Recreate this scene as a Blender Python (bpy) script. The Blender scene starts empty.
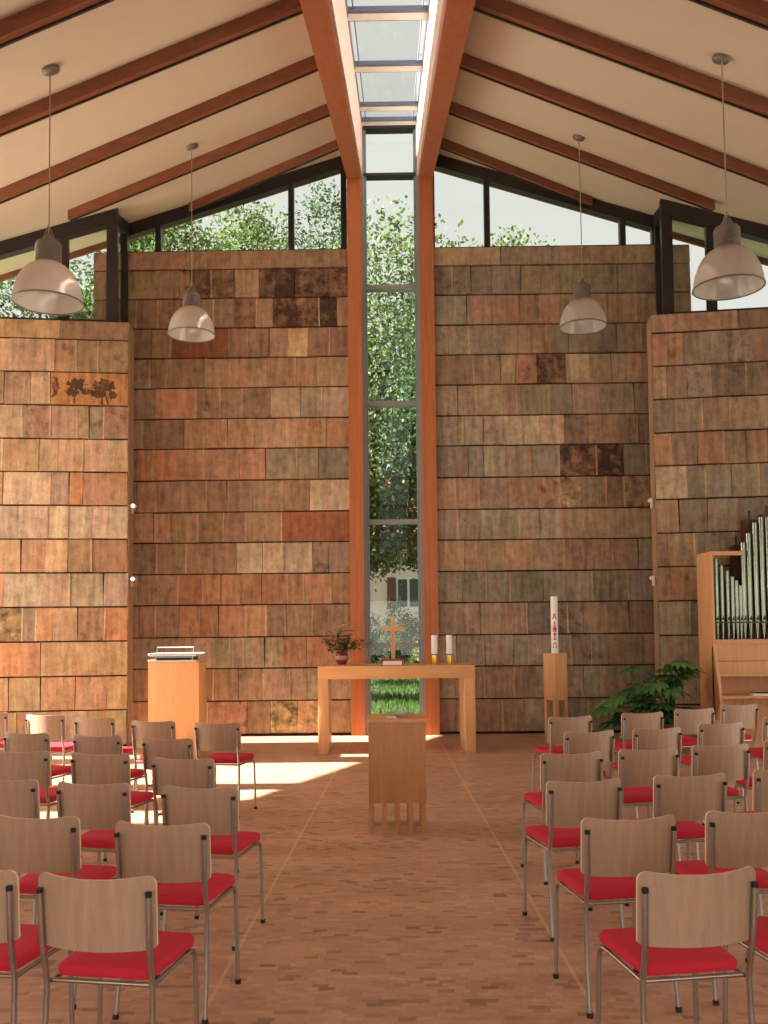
import bpy, bmesh, math, random
from mathutils import Vector, Matrix, noise as mnoise
from math import radians as R, sin, cos, tan, pi, atan2
rnd = random.Random(11)
scn = bpy.context.scene
COL = scn.collection
V = Vector

# ------------------------------------------------------------------ camera
F, H = 900.0, 1.66
PITCH, YAW, ROLL = R(2.9), R(.637), R(-.57)
SH = 115 - F*tan(PITCH)
CR = Matrix.Rotation(YAW, 3, 'Z') @ Matrix.Rotation(pi/2+PITCH, 3, 'X') @ Matrix.Rotation(ROLL, 3, 'Z')
EYE = V((0, 0, H))
cd = bpy.data.cameras.new('camera'); cam = bpy.data.objects.new('camera', cd); COL.objects.link(cam)
cam.location = EYE; cam.rotation_euler = CR.to_euler()
cd.sensor_fit = 'AUTO'; cd.sensor_width = 36; cd.lens = F*36/1024; cd.shift_y = SH/1024
cd.clip_end = 400; cd.clip_start = .05
scn.camera = cam
def ray(x, y): return CR @ V(((x-384)/F, -(y-SH-512)/F, -1))
def atY(x, y, Y):
    v = ray(x, y); return EYE + v*(Y/v.y)
def atZ(x, y, Z):
    v = ray(x, y); return EYE + v*((Z-H)/v.z)

# ------------------------------------------------------------------ materials
def srgb(r, g=None, b=None):
    if g is None: r, g, b = r
    f = lambda c: (c/12.92 if c <= .04045 else ((c+.055)/1.055)**2.4)
    return (f(r), f(g), f(b), 1)
def new_mat(name):
    m = bpy.data.materials.new(name); m.use_nodes = True
    nt = m.node_tree; nt.nodes.clear()
    o = nt.nodes.new('ShaderNodeOutputMaterial'); return m, nt, o
class NB:
    def __init__(s, nt): s.nt = nt
    def n(s, t, **kw):
        nd = s.nt.nodes.new(t)
        for k, v in kw.items():
            if k.startswith('i_'):
                nd.inputs[k[2:].replace('_', ' ')].default_value = v
            else: setattr(nd, k, v)
        return nd
    def l(s, a, b): s.nt.links.new(a, b)
    def coords(s, scale=(1, 1, 1), rot=(0, 0, 0)):
        t = s.n('ShaderNodeTexCoord'); m = s.n('ShaderNodeMapping')
        m.inputs['Scale'].default_value = scale; m.inputs['Rotation'].default_value = rot
        s.l(t.outputs['Object'], m.inputs['Vector']); return m.outputs[0]
    def noise(s, vec, scale, detail=4, rough=.55):
        n = s.n('ShaderNodeTexNoise'); n.inputs['Scale'].default_value = scale
        n.inputs['Detail'].default_value = detail; n.inputs['Roughness'].default_value = rough
        s.l(vec, n.inputs['Vector']); return n.outputs['Fac']
    def mr(s, v, a, b, c, d):
        n = s.n('ShaderNodeMapRange'); s.l(v, n.inputs[0])
        for i, x in enumerate((a, b, c, d)): n.inputs[i+1].default_value = x
        return n.outputs[0]
    def math(s, op, a, b=None):
        n = s.n('ShaderNodeMath', operation=op)
        for i, x in enumerate((a, b)):
            if x is None: continue
            if isinstance(x, (int, float)): n.inputs[i].default_value = x
            else: s.l(x, n.inputs[i])
        return n.outputs[0]
    def mix(s, fac, a, b, mode='MIX'):
        n = s.n('ShaderNodeMix', data_type='RGBA', blend_type=mode)
        for i, x in ((0, fac), (6, a), (7, b)):
            if isinstance(x, (int, float)): n.inputs[i].default_value = x
            elif isinstance(x, tuple): n.inputs[i].default_value = x
            else: s.l(x, n.inputs[i])
        return n.outputs[2]
    def bump(s, h, strength, dist=.01):
        b = s.n('ShaderNodeBump'); b.inputs['Strength'].default_value = strength; b.inputs['Distance'].default_value = dist
        s.l(h, b.inputs['Height']); return b.outputs[0]
def principled(b, out, base, rough=.5, metal=0, normal=None, spec=.5, **kw):
    p = b.n('ShaderNodeBsdfPrincipled')
    if isinstance(base, tuple): p.inputs['Base Color'].default_value = base
    else: b.l(base, p.inputs['Base Color'])
    if isinstance(rough, (int, float)): p.inputs['Roughness'].default_value = rough
    else: b.l(rough, p.inputs['Roughness'])
    p.inputs['Metallic'].default_value = metal
    p.inputs['Specular IOR Level'].default_value = spec
    if normal is not None: b.l(normal, p.inputs['Normal'])
    for k, v in kw.items(): p.inputs[k].default_value = v
    b.l(p.outputs[0], out.inputs[0]); return p
def plain(name, c, rough=.5, metal=0, spec=.5, var=.06, scale=9, **kw):
    m, nt, o = new_mat(name); b = NB(nt)
    n = b.noise(b.coords(), scale)
    c = srgb(c)
    col = b.mix(b.mr(n, .3, .7, 0, 1), tuple(x*(1-var) for x in c[:3])+(1,), tuple(min(1, x*(1+var)) for x in c[:3])+(1,))
    principled(b, o, col, rough, metal, None, spec, **kw); return m
def wood(name, c1, c2, scale=(14, 14, 1.2), rough=.45, knots=0, spec=.4):
    m, nt, o = new_mat(name); b = NB(nt)
    v = b.coords(scale)
    n1 = b.noise(v, 1.5, 6, .6); n2 = b.noise(v, 9, 3, .6)
    f = b.math('ADD', b.math('MULTIPLY', n1, .7), b.math('MULTIPLY', n2, .3))
    col = b.mix(b.mr(f, .34, .66, 0, 1), srgb(c1), srgb(c2))
    if knots:
        vo = b.n('ShaderNodeTexVoronoi'); vo.inputs['Scale'].default_value = knots
        b.l(b.coords((2.2, 2.2, 1)), vo.inputs['Vector'])
        k = b.mr(vo.outputs['Distance'], .03, .075, .75, 0)
        col = b.mix(k, col, srgb(c1[0]*.5, c1[1]*.4, c1[2]*.35))
    principled(b, o, col, rough, 0, b.bump(f, .08, .004), spec); return m

M = {}
M['beech'] = wood('beech', (.80, .57, .37), (.86, .65, .44))
M['beech_x'] = wood('beech_lengthwise', (.80, .57, .37), (.86, .65, .44), (1.2, 14, 14))
M['font_wood'] = wood('oiled_beech', (.70, .48, .31), (.78, .56, .38))
M['organ_wood'] = wood('organ_oak', (.80, .58, .39), (.87, .66, .46))
M['ply'] = wood('chair_ply', (.64, .53, .44), (.71, .60, .50), (30, 30, 2.5), .45)
M['ply_edge'] = plain('ply_edge', (.88, .76, .62), .5)
M['glulam'] = wood('glulam_column', (.63, .35, .19), (.72, .43, .25), (16, 16, .8), .45, 1.1)
M['glulam_beam'] = wood('glulam_beam', (.56, .31, .19), (.64, .38, .25), (12, .8, 12), .5)
M['rafter'] = wood('rafter_wood', (.44, .25, .16), (.53, .32, .21), (.9, 9, 9), .5)
M['dark_wood'] = wood('dark_wood', (.25, .14, .09), (.33, .2, .13))
M['ceiling'] = plain('ceiling_cream', (.75, .70, .61), .85, var=.02, scale=3)
M['lining'] = plain('pale_lining', (.80, .71, .66), .5, var=.03)
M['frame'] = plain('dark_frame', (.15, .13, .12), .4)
M['grey_frame'] = plain('grey_frame', (.52, .53, .52), .4)
M['blue_frame'] = plain('skylight_frame', (.40, .43, .52), .4)
M['white_frame'] = plain('skylight_white', (.88, .89, .88), .5)
M['cut_edge'] = plain('cut_stone_edge', (.60, .48, .37), .85, var=.12)
M['bounce_ground'] = plain('bounce_ground', (.74, .71, .62), .9)
M['plaster'] = plain('plaster', (.84, .80, .74), .9)
M['steel'] = plain('brushed_steel', (.66, .64, .61), .32, 1, var=.05)
M['silver'] = plain('silver_metal', (.86, .86, .85), .3, .7)
M['tin'] = plain('pipe_tin', (.58, .60, .53), .24, 1, var=.08, scale=4)
M['brass'] = plain('brass', (.85, .66, .28), .28, 1)
M['rubber'] = plain('black_plastic', (.06, .055, .05), .5)
M['white'] = plain('white_wax', (.93, .92, .88), .5)
M['paper'] = plain('paper', (.92, .89, .84), .8)
M['red_ink'] = plain('red_wax', (.80, .10, .20), .5)
M['red_book'] = plain('red_cloth_cover', (.62, .13, .14), .6)
M['lamp_grey'] = plain('lamp_housing', (.46, .42, .38), .5, .3)
M['cable'] = plain('lamp_cable', (.60, .53, .45), .6)
M['pot'] = plain('red_glazed_pot', (.50, .17, .15), .3, var=.3, scale=40)
M['terracotta'] = plain('terracotta', (.55, .32, .22), .8)
M['soil'] = plain('soil', (.16, .11, .08), .9)
M['bark'] = plain('bark', (.30, .25, .20), .9, var=.3)
M['house'] = plain('house_render', (.93, .84, .83), .9)
M['roof_tile'] = plain('roof_tile', (.52, .30, .24), .9, var=.2)
M['shutter'] = plain('shutter_red', (.42, .25, .24), .7)
M['pane_dark'] = plain('dark_glass', (.30, .34, .36), .15)
M['lawn'] = plain('lawn_green', (.23, .29, .15), .95, var=.35, scale=6)
M['concrete'] = plain('pale_concrete', (.80, .76, .72), .9)

# red seat fabric
m, nt, o = new_mat('red_fabric'); b = NB(nt)
n = b.noise(b.coords((1, 1, 1)), 220, 2)
col = b.mix(n, srgb(.72, .13, .20), srgb(.82, .20, .27))
principled(b, o, col, .85, 0, b.bump(n, .25, .002), .25)
M['fabric'] = m

# clear glazing
def glass(name, tint=(.97, .985, .975), refl=1.0):
    m, nt, o = new_mat(name); b = NB(nt)
    t = b.n('ShaderNodeBsdfTransparent'); t.inputs[0].default_value = (*tint, 1)
    g = b.n('ShaderNodeBsdfGlossy'); g.inputs['Roughness'].default_value = .02
    ge = b.n('ShaderNodeNewGeometry'); dt = b.n('ShaderNodeVectorMath', operation='DOT_PRODUCT')
    b.l(ge.outputs['Normal'], dt.inputs[0]); b.l(ge.outputs['Incoming'], dt.inputs[1])
    c = b.math('SUBTRACT', 1.0, b.math('ABSOLUTE', dt.outputs['Value']))
    f = b.math('ADD', .025, b.math('MULTIPLY', b.math('POWER', c, 5.0), .5*refl))
    mx = b.n('ShaderNodeMixShader'); b.l(f, mx.inputs[0])
    b.l(t.outputs[0], mx.inputs[1]); b.l(g.outputs[0], mx.inputs[2]); b.l(mx.outputs[0], o.inputs[0]); return m
M['glass'] = glass('window_glass')

# lamp reflector: prismatic acrylic
m, nt, o = new_mat('lamp_acrylic'); b = NB(nt)
p = b.n('ShaderNodeBsdfPrincipled'); p.inputs['Base Color'].default_value = srgb(.86, .84, .81)
p.inputs['Roughness'].default_value = .2; p.inputs['Metallic'].default_value = .45
t = b.n('ShaderNodeBsdfTranslucent'); t.inputs[0].default_value = srgb(.90, .88, .85)
mx = b.n('ShaderNodeMixShader'); mx.inputs[0].default_value = .45
b.l(p.outputs[0], mx.inputs[1]); b.l(t.outputs[0], mx.inputs[2]); b.l(mx.outputs[0], o.inputs[0])
M['acrylic'] = m

# small wall lamp lens that is switched on
m, nt, o = new_mat('lit_lens'); e = nt.nodes.new('ShaderNodeEmission'); e.inputs[0].default_value = (1, .97, .98, 1); e.inputs[1].default_value = 2.2
nt.links.new(e.outputs[0], o.inputs[0]); M['lit'] = m

# foliage with per-leaf tone
def leafmat(name, c1, c2, trans=.35, rough=.6):
    m, nt, o = new_mat(name); b = NB(nt)
    a = b.n('ShaderNodeAttribute', attribute_name='tone')
    col = b.mix(a.outputs['Fac'], srgb(c1), srgb(c2))
    d = b.n('ShaderNodeBsdfPrincipled'); b.l(col, d.inputs['Base Color']); d.inputs['Roughness'].default_value = rough; d.inputs['Specular IOR Level'].default_value = .25
    t = b.n('ShaderNodeBsdfTranslucent'); b.l(col, t.inputs[0])
    mx = b.n('ShaderNodeMixShader'); mx.inputs[0].default_value = trans
    b.l(d.outputs[0], mx.inputs[1]); b.l(t.outputs[0], mx.inputs[2]); b.l(mx.outputs[0], o.inputs[0]); return m
M['leaf'] = leafmat('tree_leaf', (.20, .29, .14), (.45, .52, .27))
M['leaf_dark'] = leafmat('tree_leaf_dark', (.14, .23, .14), (.34, .43, .26))
M['shrub_leaf'] = leafmat('shrub_leaf', (.07, .16, .07), (.20, .32, .14), .2, .9)
M['plant_leaf'] = leafmat('plant_leaf', (.15, .31, .15), (.38, .54, .30), .15, .35)
M['grass'] = leafmat('grass_blade', (.19, .31, .12), (.36, .46, .21), .4)
M['bouquet_leaf'] = leafmat('bouquet_leaf', (.14, .26, .11), (.44, .50, .26), .2)
M['pink'] = leafmat('pink_petal', (.82, .30, .40), (.96, .66, .70), .3)
M['yellow'] = leafmat('yellow_petal', (.80, .62, .20), (.92, .78, .40), .3)

# stone: per-slab tone in the attribute, alpha = how much of the slab is stained
m, nt, o = new_mat('travertine_slabs'); b = NB(nt)
a = b.n('ShaderNodeAttribute', attribute_name='tone')
v = b.coords()
n1 = b.noise(v, 2.2, 5, .6); n2 = b.noise(v, 9, 6, .65); n3 = b.noise(b.coords((9, 9, 1.1)), 1.6, 4, .6)
f = b.math('ADD', b.math('MULTIPLY', n1, .25), b.math('ADD', b.math('MULTIPLY', n2, .35), b.math('MULTIPLY', n3, .40)))
lite = b.mr(f, .38, .62, .58, 1.34)
comb = b.n('ShaderNodeCombineColor')
for i in range(3): b.l(lite, comb.inputs[i])
col = b.mix(1.0, a.outputs['Color'], comb.outputs[0], 'MULTIPLY')
warm = b.mr(b.noise(b.coords((3, 3, 1.2)), 1.9, 4, .6), .55, .75, 0, .35)
col = b.mix(warm, col, srgb(.66, .38, .20))
pit = b.mr(b.noise(v, 42, 3, .6), .60, .74, 0, .45)
col = b.mix(pit, col, srgb(.25, .17, .11))
s = b.math('ADD', b.math('ADD', b.math('MULTIPLY', b.noise(v, 5.5, 5, .62), .7), b.math('MULTIPLY', b.noise(v, 17, 4, .6), .3)), a.outputs['Alpha'])
st = b.mr(s, 1.0, 1.22, 0, .85)
col = b.mix(st, col, srgb(.15, .12, .10))
principled(b, o, col, .85, 0, b.bump(b.math('ADD', n2, b.math('MULTIPLY', n3, .8)), .5, .02), .25)
M['stone'] = m

# end-grain wood block floor, with two pale seams along the aisle
m, nt, o = new_mat('wood_block_floor'); b = NB(nt)
tc = b.n('ShaderNodeTexCoord'); sp = b.n('ShaderNodeSeparateXYZ'); b.l(tc.outputs['Object'], sp.inputs[0])
X, Y0_ = sp.outputs[0], sp.outputs[1]
Y = b.math('ADD', Y0_, b.math('MULTIPLY', b.math('SUBTRACT', b.noise(b.coords((6, 1, 1)), 2.0, 3), .5), .03))
BW, BH = .075, .036
row = b.math('FLOOR', b.math('DIVIDE', Y, BH))
wn = b.n('ShaderNodeTexWhiteNoise', noise_dimensions='1D'); b.l(row, wn.inputs['W'])
xs = b.math('ADD', b.math('DIVIDE', X, BW), b.math('MULTIPLY', wn.outputs[0], 7.3))
cell = b.math('FLOOR', xs)
cv = b.n('ShaderNodeCombineXYZ'); b.l(cell, cv.inputs[0]); b.l(row, cv.inputs[1])
w2 = b.n('ShaderNodeTexWhiteNoise', noise_dimensions='2D'); b.l(cv.outputs[0], w2.inputs['Vector'])
ramp = b.n('ShaderNodeValToRGB'); b.l(w2.outputs[0], ramp.inputs[0])
els = ramp.color_ramp.elements
els[0].position = 0; els[0].color = srgb(.58, .43, .36)
els[1].position = 1; els[1].color = srgb(.82, .64, .52)
for ps, c in ((.05, (.66, .50, .41)), (.13, (.745, .565, .46)), (.5, (.77, .59, .48)), (.85, (.79, .61, .495))):
    e = els.new(ps); e.color = srgb(*c)
big = b.mr(b.noise(b.coords((1, 2.2, 1)), 1.3, 5, .6), .3, .7, .80, 1.14)
fine = b.mr(b.noise(b.coords((1, 3, 1)), 24, 4, .6), .3, .7, .86, 1.12)
g = b.math('MULTIPLY', big, fine); cc = b.n('ShaderNodeCombineColor')
for i in range(3): b.l(g, cc.inputs[i])
col = b.mix(1.0, ramp.outputs[0], cc.outputs[0], 'MULTIPLY')
seam = b.math('ABSOLUTE', b.math('SUBTRACT', b.math('ABSOLUTE', X), b.math('SUBTRACT', .935, b.math('MULTIPLY', Y, .0225))))
sm = b.mr(seam, .007, .012, .6, 0)
col = b.mix(sm, col, srgb(.88, .73, .54))
fx = b.math('ABSOLUTE', b.math('SUBTRACT', b.math('FRACT', xs), .5)); fy = b.math('ABSOLUTE', b.math('SUBTRACT', b.math('FRACT', b.math('DIVIDE', Y, BH)), .5))
jt = b.mr(b.math('MAXIMUM', fx, fy), .475, .5, 0, .25)
col = b.mix(jt, col, srgb(.30, .18, .13))
principled(b, o, col, b.mr(fine, .86, 1.12, .30, .42), 0, b.bump(w2.outputs[0], .03, .002), .5)
M['floor'] = m

# ------------------------------------------------------------------ mesh builder
class MB:
    def __init__(s): s.bm = bmesh.new(); s.tone = None
    def lay(s):
        if s.tone is None: s.tone = s.bm.loops.layers.float_color.new('tone')
        return s.tone
    def face(s, pts, smooth=False, mi=0, tone=None):
        vs = [s.bm.verts.new(p) for p in pts]; f = s.bm.faces.new(vs); f.smooth = smooth; f.material_index = mi
        if tone is not None:
            L = s.lay()
            for lp in f.loops: lp[L] = tone
        return f
    def hexa(s, p, mi=0, tone=None):   # 8 points: bottom 4 ccw, top 4 ccw
        vs = [s.bm.verts.new(q) for q in p]
        for idx in ((3, 2, 1, 0), (4, 5, 6, 7), (0, 1, 5, 4), (1, 2, 6, 5), (2, 3, 7, 6), (3, 0, 4, 7)):
            f = s.bm.faces.new([vs[i] for i in idx]); f.material_index = mi
            if tone is not None:
                L = s.lay()
                for lp in f.loops: lp[L] = tone
    def box(s, lo, hi, mi=0, M4=None, bev=0, tone=None):
        (x0, y0, z0), (x1, y1, z1) = lo, hi
        if bev:
            t = bmesh.new(); bmesh.ops.create_cube(t, size=1)
            for v in t.verts: v.co = V(((x0+x1)/2+v.co.x*(x1-x0), (y0+y1)/2+v.co.y*(y1-y0), (z0+z1)/2+v.co.z*(z1-z0)))
            bmesh.ops.bevel(t, geom=t.edges[:], offset=bev, segments=2, affect='EDGES', profile=.6)
            mp = {}
            for v in t.verts: mp[v] = s.bm.verts.new(M4 @ v.co if M4 else v.co)
            for f in t.faces:
                g = s.bm.faces.new([mp[v] for v in f.verts]); g.material_index = mi
            t.free(); return
        P = [V(q) for q in ((x0, y0, z0), (x1, y0, z0), (x1, y1, z0), (x0, y1, z0), (x0, y0, z1), (x1, y0, z1), (x1, y1, z1), (x0, y1, z1))]
        if M4: P = [M4 @ q for q in P]
        s.hexa(P, mi, tone)
    def bar(s, p, q, w, d, side=None, mi=0):  # rectangular bar from p to q; w along side, d across
        p, q = V(p), V(q); ax = (q-p).normalized()
        side = V(side) if side else V((1, 0, 0))
        side = (side - ax*side.dot(ax)).normalized(); up = ax.cross(side)
        P = []
        for c in (p, q):
            for a, bb in ((-1, -1), (1, -1), (1, 1), (-1, 1)): P.append(c+side*a*w/2+up*bb*d/2)
        s.hexa(P, mi)
    def prism(s, pts, off, mi=0):      # polygon pts extruded by vector off
        off = V(off); A = [s.bm.verts.new(p) for p in pts]; B = [s.bm.verts.new(V(p)+off) for p in pts]; n = len(pts)
        s.bm.faces.new(A[::-1]).material_index = mi; s.bm.faces.new(B).material_index = mi
        for i in range(n): s.bm.faces.new([A[i], A[(i+1) % n], B[(i+1) % n], B[i]]).material_index = mi
    def tube(s, pts, r, n=8, mi=0, caps=True):
        pts = [V(p) for p in pts]; rs = r if isinstance(r, (list, tuple)) else [r]*len(pts)
        t0 = (pts[1]-pts[0]).normalized(); u = t0.orthogonal().normalized(); rings = []
        for i, p in enumerate(pts):
            t = ((pts[min(i+1, len(pts)-1)]-pts[max(i-1, 0)])).normalized()
            u = (u - t*u.dot(t)).normalized(); w = t.cross(u)
            rings.append([s.bm.verts.new(p+(u*cos(2*pi*k/n)+w*sin(2*pi*k/n))*rs[i]) for k in range(n)])
        for a, c in zip(rings, rings[1:]):
            for k in range(n):
                f = s.bm.faces.new([a[k], a[(k+1) % n], c[(k+1) % n], c[k]]); f.smooth = True; f.material_index = mi
        if caps:
            s.bm.faces.new(rings[0][::-1]).material_index = mi; s.bm.faces.new(rings[-1]).material_index = mi
    def lathe(s, prof, c=(0, 0, 0), n=24, mi=0, M4=None):
        c = V(c); rings = []
        for r, z in prof:
            if r < 1e-5: q = c+V((0, 0, z)); rings.append([s.bm.verts.new(M4 @ q if M4 else q)])
            else:
                rg = []
                for k in range(n):
                    q = c+V((r*cos(2*pi*k/n), r*sin(2*pi*k/n), z)); rg.append(s.bm.verts.new(M4 @ q if M4 else q))
                rings.append(rg)
        for a, d in zip(rings, rings[1:]):
            for k in range(n):
                k2 = (k+1) % n
                if len(a) == 1 and len(d) == 1: continue
                if len(a) == 1: vs = [a[0], d[k2], d[k]]
                elif len(d) == 1: vs = [a[k], a[k2], d[0]]
                else: vs = [a[k], a[k2], d[k2], d[k]]
                f = s.bm.faces.new(vs); f.smooth = True; f.material_index = mi
    def build(s, name, mats, parent=None, loc=None, fix=True):
        if fix: bmesh.ops.recalc_face_normals(s.bm, faces=s.bm.faces[:])
        me = bpy.data.meshes.new(name); s.bm.to_mesh(me); s.bm.free()
        if fix and len(me.polygons) < 5000: me.set_sharp_from_angle(angle=R(52))
        for mm in (mats if isinstance(mats, (list, tuple)) else [mats]): me.materials.append(mm)
        ob = bpy.data.objects.new(name, me); COL.objects.link(ob)
        if parent: ob.parent = parent
        if loc: ob.location = loc
        return ob
def tag(o, label=None, cat=None, group=None, kind=None):
    if label: o['label'] = label
    if cat: o['category'] = cat
    if group: o['group'] = group
    if kind: o['kind'] = kind
    return o
def empty(name, loc, rz=0, **kw):
    o = bpy.data.objects.new(name, None); COL.objects.link(o); o.location = loc; o.rotation_euler = (0, 0, rz)
    o.empty_display_size = .1; tag(o, **kw); return o
KIDS = {}
def kids(o): return [c for c in bpy.data.objects if c.parent is o]
def copy_tree(o, parent=None):
    c = o.copy(); COL.objects.link(c); c.parent = parent
    for ch in kids(o): copy_tree(ch, c)
    return c

# ------------------------------------------------------------------ roof geometry
YB = 14.0                      # face of the stone walls beside the tall window
SL, PT = .315, .31             # rise towards the altar, fall to the sides
def roof_z(x, y): return 5.02 + SL*y - PT*abs(x)
def beam_z(y): return 4.375 + SL*y
XO, XI = .68, .46
Y0, Y1 = -3.0, 14.8

mb = MB(); mb.box((-9, -3.2, -.12), (9, YB+.36, 0)); tag(mb.build('floor', M['floor']), 'reddish brown end-grain wood block floor', 'floor', kind='structure')

for s, nm in ((-1, 'left'), (1, 'right')):
    mb = MB(); P = []
    for dz in (0, .28):
        for x, y in ((XO-.02, Y0), (8.2, Y0), (8.2, Y1), (XO-.02, Y1)):
            P.append(V((s*x, y, roof_z(x, y)+dz)))
    mb.hexa(P); tag(mb.build('ceiling_'+nm, M['ceiling']), 'cream sloping ceiling %s of the skylight' % nm, 'ceiling', kind='structure')
    # ridge beam
    mb = MB(); P = []
    for top in (0, 1):
        for x, y in ((XI, Y0), (XO, Y0), (XO, Y1), (XI, Y1)):
            yy = min(y, 14.22)
            P.append(V((s*x, yy, beam_z(yy)+(.70 if top else 0))))
    mb.hexa(P); bm_o = mb.build('ridge_beam', M['glulam_beam'])
    tag(bm_o, 'reddish laminated beam along the %s edge of the skylight' % nm, 'beam', kind='structure')
    mb = MB(); P = []
    for top in (.03, .90):
        for x, y in ((XI-.025, Y0), (XI-.002, Y0), (XI-.002, 14.1), (XI-.025, 14.1)):
            P.append(V((s*x, y, beam_z(y)+top)))
    mb.hexa(P); mb.build('lining_board', M['lining'], bm_o)
    # column
    mb = MB(); cx = (XI+XO)/2
    mb.box((s*cx-.11, YB-.10, 0), (s*cx+.11, YB+.34, beam_z(YB)-.012))
    tag(mb.build('column', M['glulam']), 'orange laminated timber column at the %s of the tall window' % nm, 'column', kind='structure')
    # rafters
    for i, (ya, mm) in enumerate(((-.6, .2), (1.0, .2), (2.65, .2), (4.3, .2), (5.98, .2), (7.54, .215), (9.16, .29), (11.0, .305), (12.92, .42))):
        xe = 6.55
        if i == 8: xe = 3.2
        if i == 7: xe = 4.45
        mb = MB(); P = []
        for dz in (-.13, .02):
            for x, dy in ((XO, -.05), (xe, -.05), (xe, .05), (XO, .05)):
                y = ya+mm*(x-XO)+dy; P.append(V((s*x, y, roof_z(x, y)+dz)))
        mb.hexa(P)
        rf = mb.build('rafter', M['rafter'])
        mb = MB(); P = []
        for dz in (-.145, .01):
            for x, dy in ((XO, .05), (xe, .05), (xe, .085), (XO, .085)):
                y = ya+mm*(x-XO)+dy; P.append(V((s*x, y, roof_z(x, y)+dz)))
        mb.hexa(P); mb.build('shadow_strip', M['frame'], rf)  # dark strip standing in for the shadow line beyond the rafter
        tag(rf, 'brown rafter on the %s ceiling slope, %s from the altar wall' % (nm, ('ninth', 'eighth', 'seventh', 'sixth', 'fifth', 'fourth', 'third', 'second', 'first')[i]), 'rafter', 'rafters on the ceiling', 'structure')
    # fascia board at the outer eave
    mb = MB(); P = []
    for dz in (-.12, .30):
        for x, y in ((8.2, Y0), (8.26, Y0), (8.26, Y1), (8.2, Y1)): P.append(V((s*x, y, roof_z(8.2, y)+dz)))
    mb.hexa(P); tag(mb.build('eave_fascia', M['rafter']), 'brown fascia board along the %s eave' % nm, 'fascia', kind='structure')
    mb = MB(); P = []
    for dz in (-.10, .30):
        for x, y in ((XO, Y1), (8.26, Y1), (8.26, Y1+.05), (XO, Y1+.05)): P.append(V((s*x, y, roof_z(x, Y1)+dz)))
    mb.hexa(P); tag(mb.build('verge_board', M['rafter']), 'brown edge board of the overhang %s of the tall window' % nm, 'fascia', kind='structure')

# ------------------------------------------------------------------ skylight and tall window
def sky_z(y): return 5.26 + SL*y
sk = empty('window_skylight', (0, 0, 0), label='long glazed skylight between the two ridge beams', cat='skylight', kind='structure')
mb = MB()
for x in (-XI+.03, XI-.03):
    mb.bar((x, Y0, sky_z(Y0)+.02), (x, 14.1, sky_z(14.1)+.02), .014, .08)
    mb.bar((x*.86, Y0, sky_z(Y0)+.05), (x*.86, 14.1, sky_z(14.1)+.05), .012, .05)
ybars = [13.72, 12.86, 11.0, 9.22, 7.45, 5.7, 3.95, 2.2, .4, -1.3, -2.9]
for y in ybars:
    mb.box((-XI, y-.06, sky_z(y)-.02), (XI, y-.015, sky_z(y)+.03))
    mb.box((-XI, y+.12, sky_z(y)), (XI, y+.135, sky_z(y)+.04))
mb.build('skylight_frame', M['blue_frame'], sk)
mb = MB()
for y in ybars: mb.box((-XI, y-.014, sky_z(y)-.005), (XI, y+.119, sky_z(y)+.035))
for x in (-XI+.008, XI-.008): mb.bar((x, Y0, sky_z(Y0)-.03), (x, 14.1, sky_z(14.1)-.03), .03, .10)
mb.build('inner_frame', M['white_frame'], sk)
mb = MB()
mb.prism([V((-XI, Y0, sky_z(Y0)+.06)), V((XI, Y0, sky_z(Y0)+.06)), V((XI, 14.1, sky_z(14.1)+.06)), V((-XI, 14.1, sky_z(14.1)+.06))], (0, 0, .012))
mb.build('pane', M['glass'], sk)
mb = MB()
for s in (-1, 1):
    P = [V((s*x, y, z)) for z0 in (0, 1) for (x, y, z) in ((XI-.02, Y0, sky_z(Y0)+(.0 if z0 == 0 else .1)), (XO+.1, Y0, sky_z(Y0)+(.0 if z0 == 0 else .1)), (XO+.1, 14.3, sky_z(14.3)+(.0 if z0 == 0 else .1)), (XI-.02, 14.3, sky_z(14.3)+(.0 if z0 == 0 else .1)))]
    mb.hexa(P)
    P = [V((s*x, y, z)) for k in (0, 1) for (x, y, z) in ((XI+.002, Y0, beam_z(Y0)+(.70 if k == 0 else .90)), (XO+.1, Y0, beam_z(Y0)+(.70 if k == 0 else .90)), (XO+.1, 14.22, beam_z(14.22)+(.70 if k == 0 else .90)), (XI+.002, 14.22, beam_z(14.22)+(.70 if k == 0 else .90)))]
    mb.hexa(P)
mb.build('upstand', M['lining'], sk)

tw = empty('window_tall', (0, YB, 0), label='tall narrow window between the two orange columns', cat='window', kind='structure')
WX = .455; YG = YB+.12
mb = MB(); ztop = sky_z(YG)
for x in (-WX+.03, WX-.03):
    mb.box((x-.045, -.0+.08, .0), (x+.045, .22, ztop))
    mb.box((x*1.06-.03, -.05, .0), (x*1.06+.03, .1, ztop))
zs = [atY(388, y, YG).z for y in (640.5+5, 522, 404, 288)]
for z in zs: mb.box((-WX, .06, z-.035), (WX, .22, z+.035))
mb.box((-WX, .04, 0), (WX, .24, .10))
mb.build('window_frame', M['grey_frame'], tw)
mb = MB()
for y, h in ((176, .03), (128, .07)):
    z = atY(388, y, YG).z; mb.box((-WX, .04, z-h/2-.01), (WX, .22, z+h/2))
mb.box((-XO, .06, ztop-.02), (XO, .26, ztop+.12))
mb.build('top_rail', M['frame'], tw)
mb = MB(); mb.box((-WX, .13, .05), (WX, .142, ztop)); mb.build('pane', M['glass'], tw)

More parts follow.
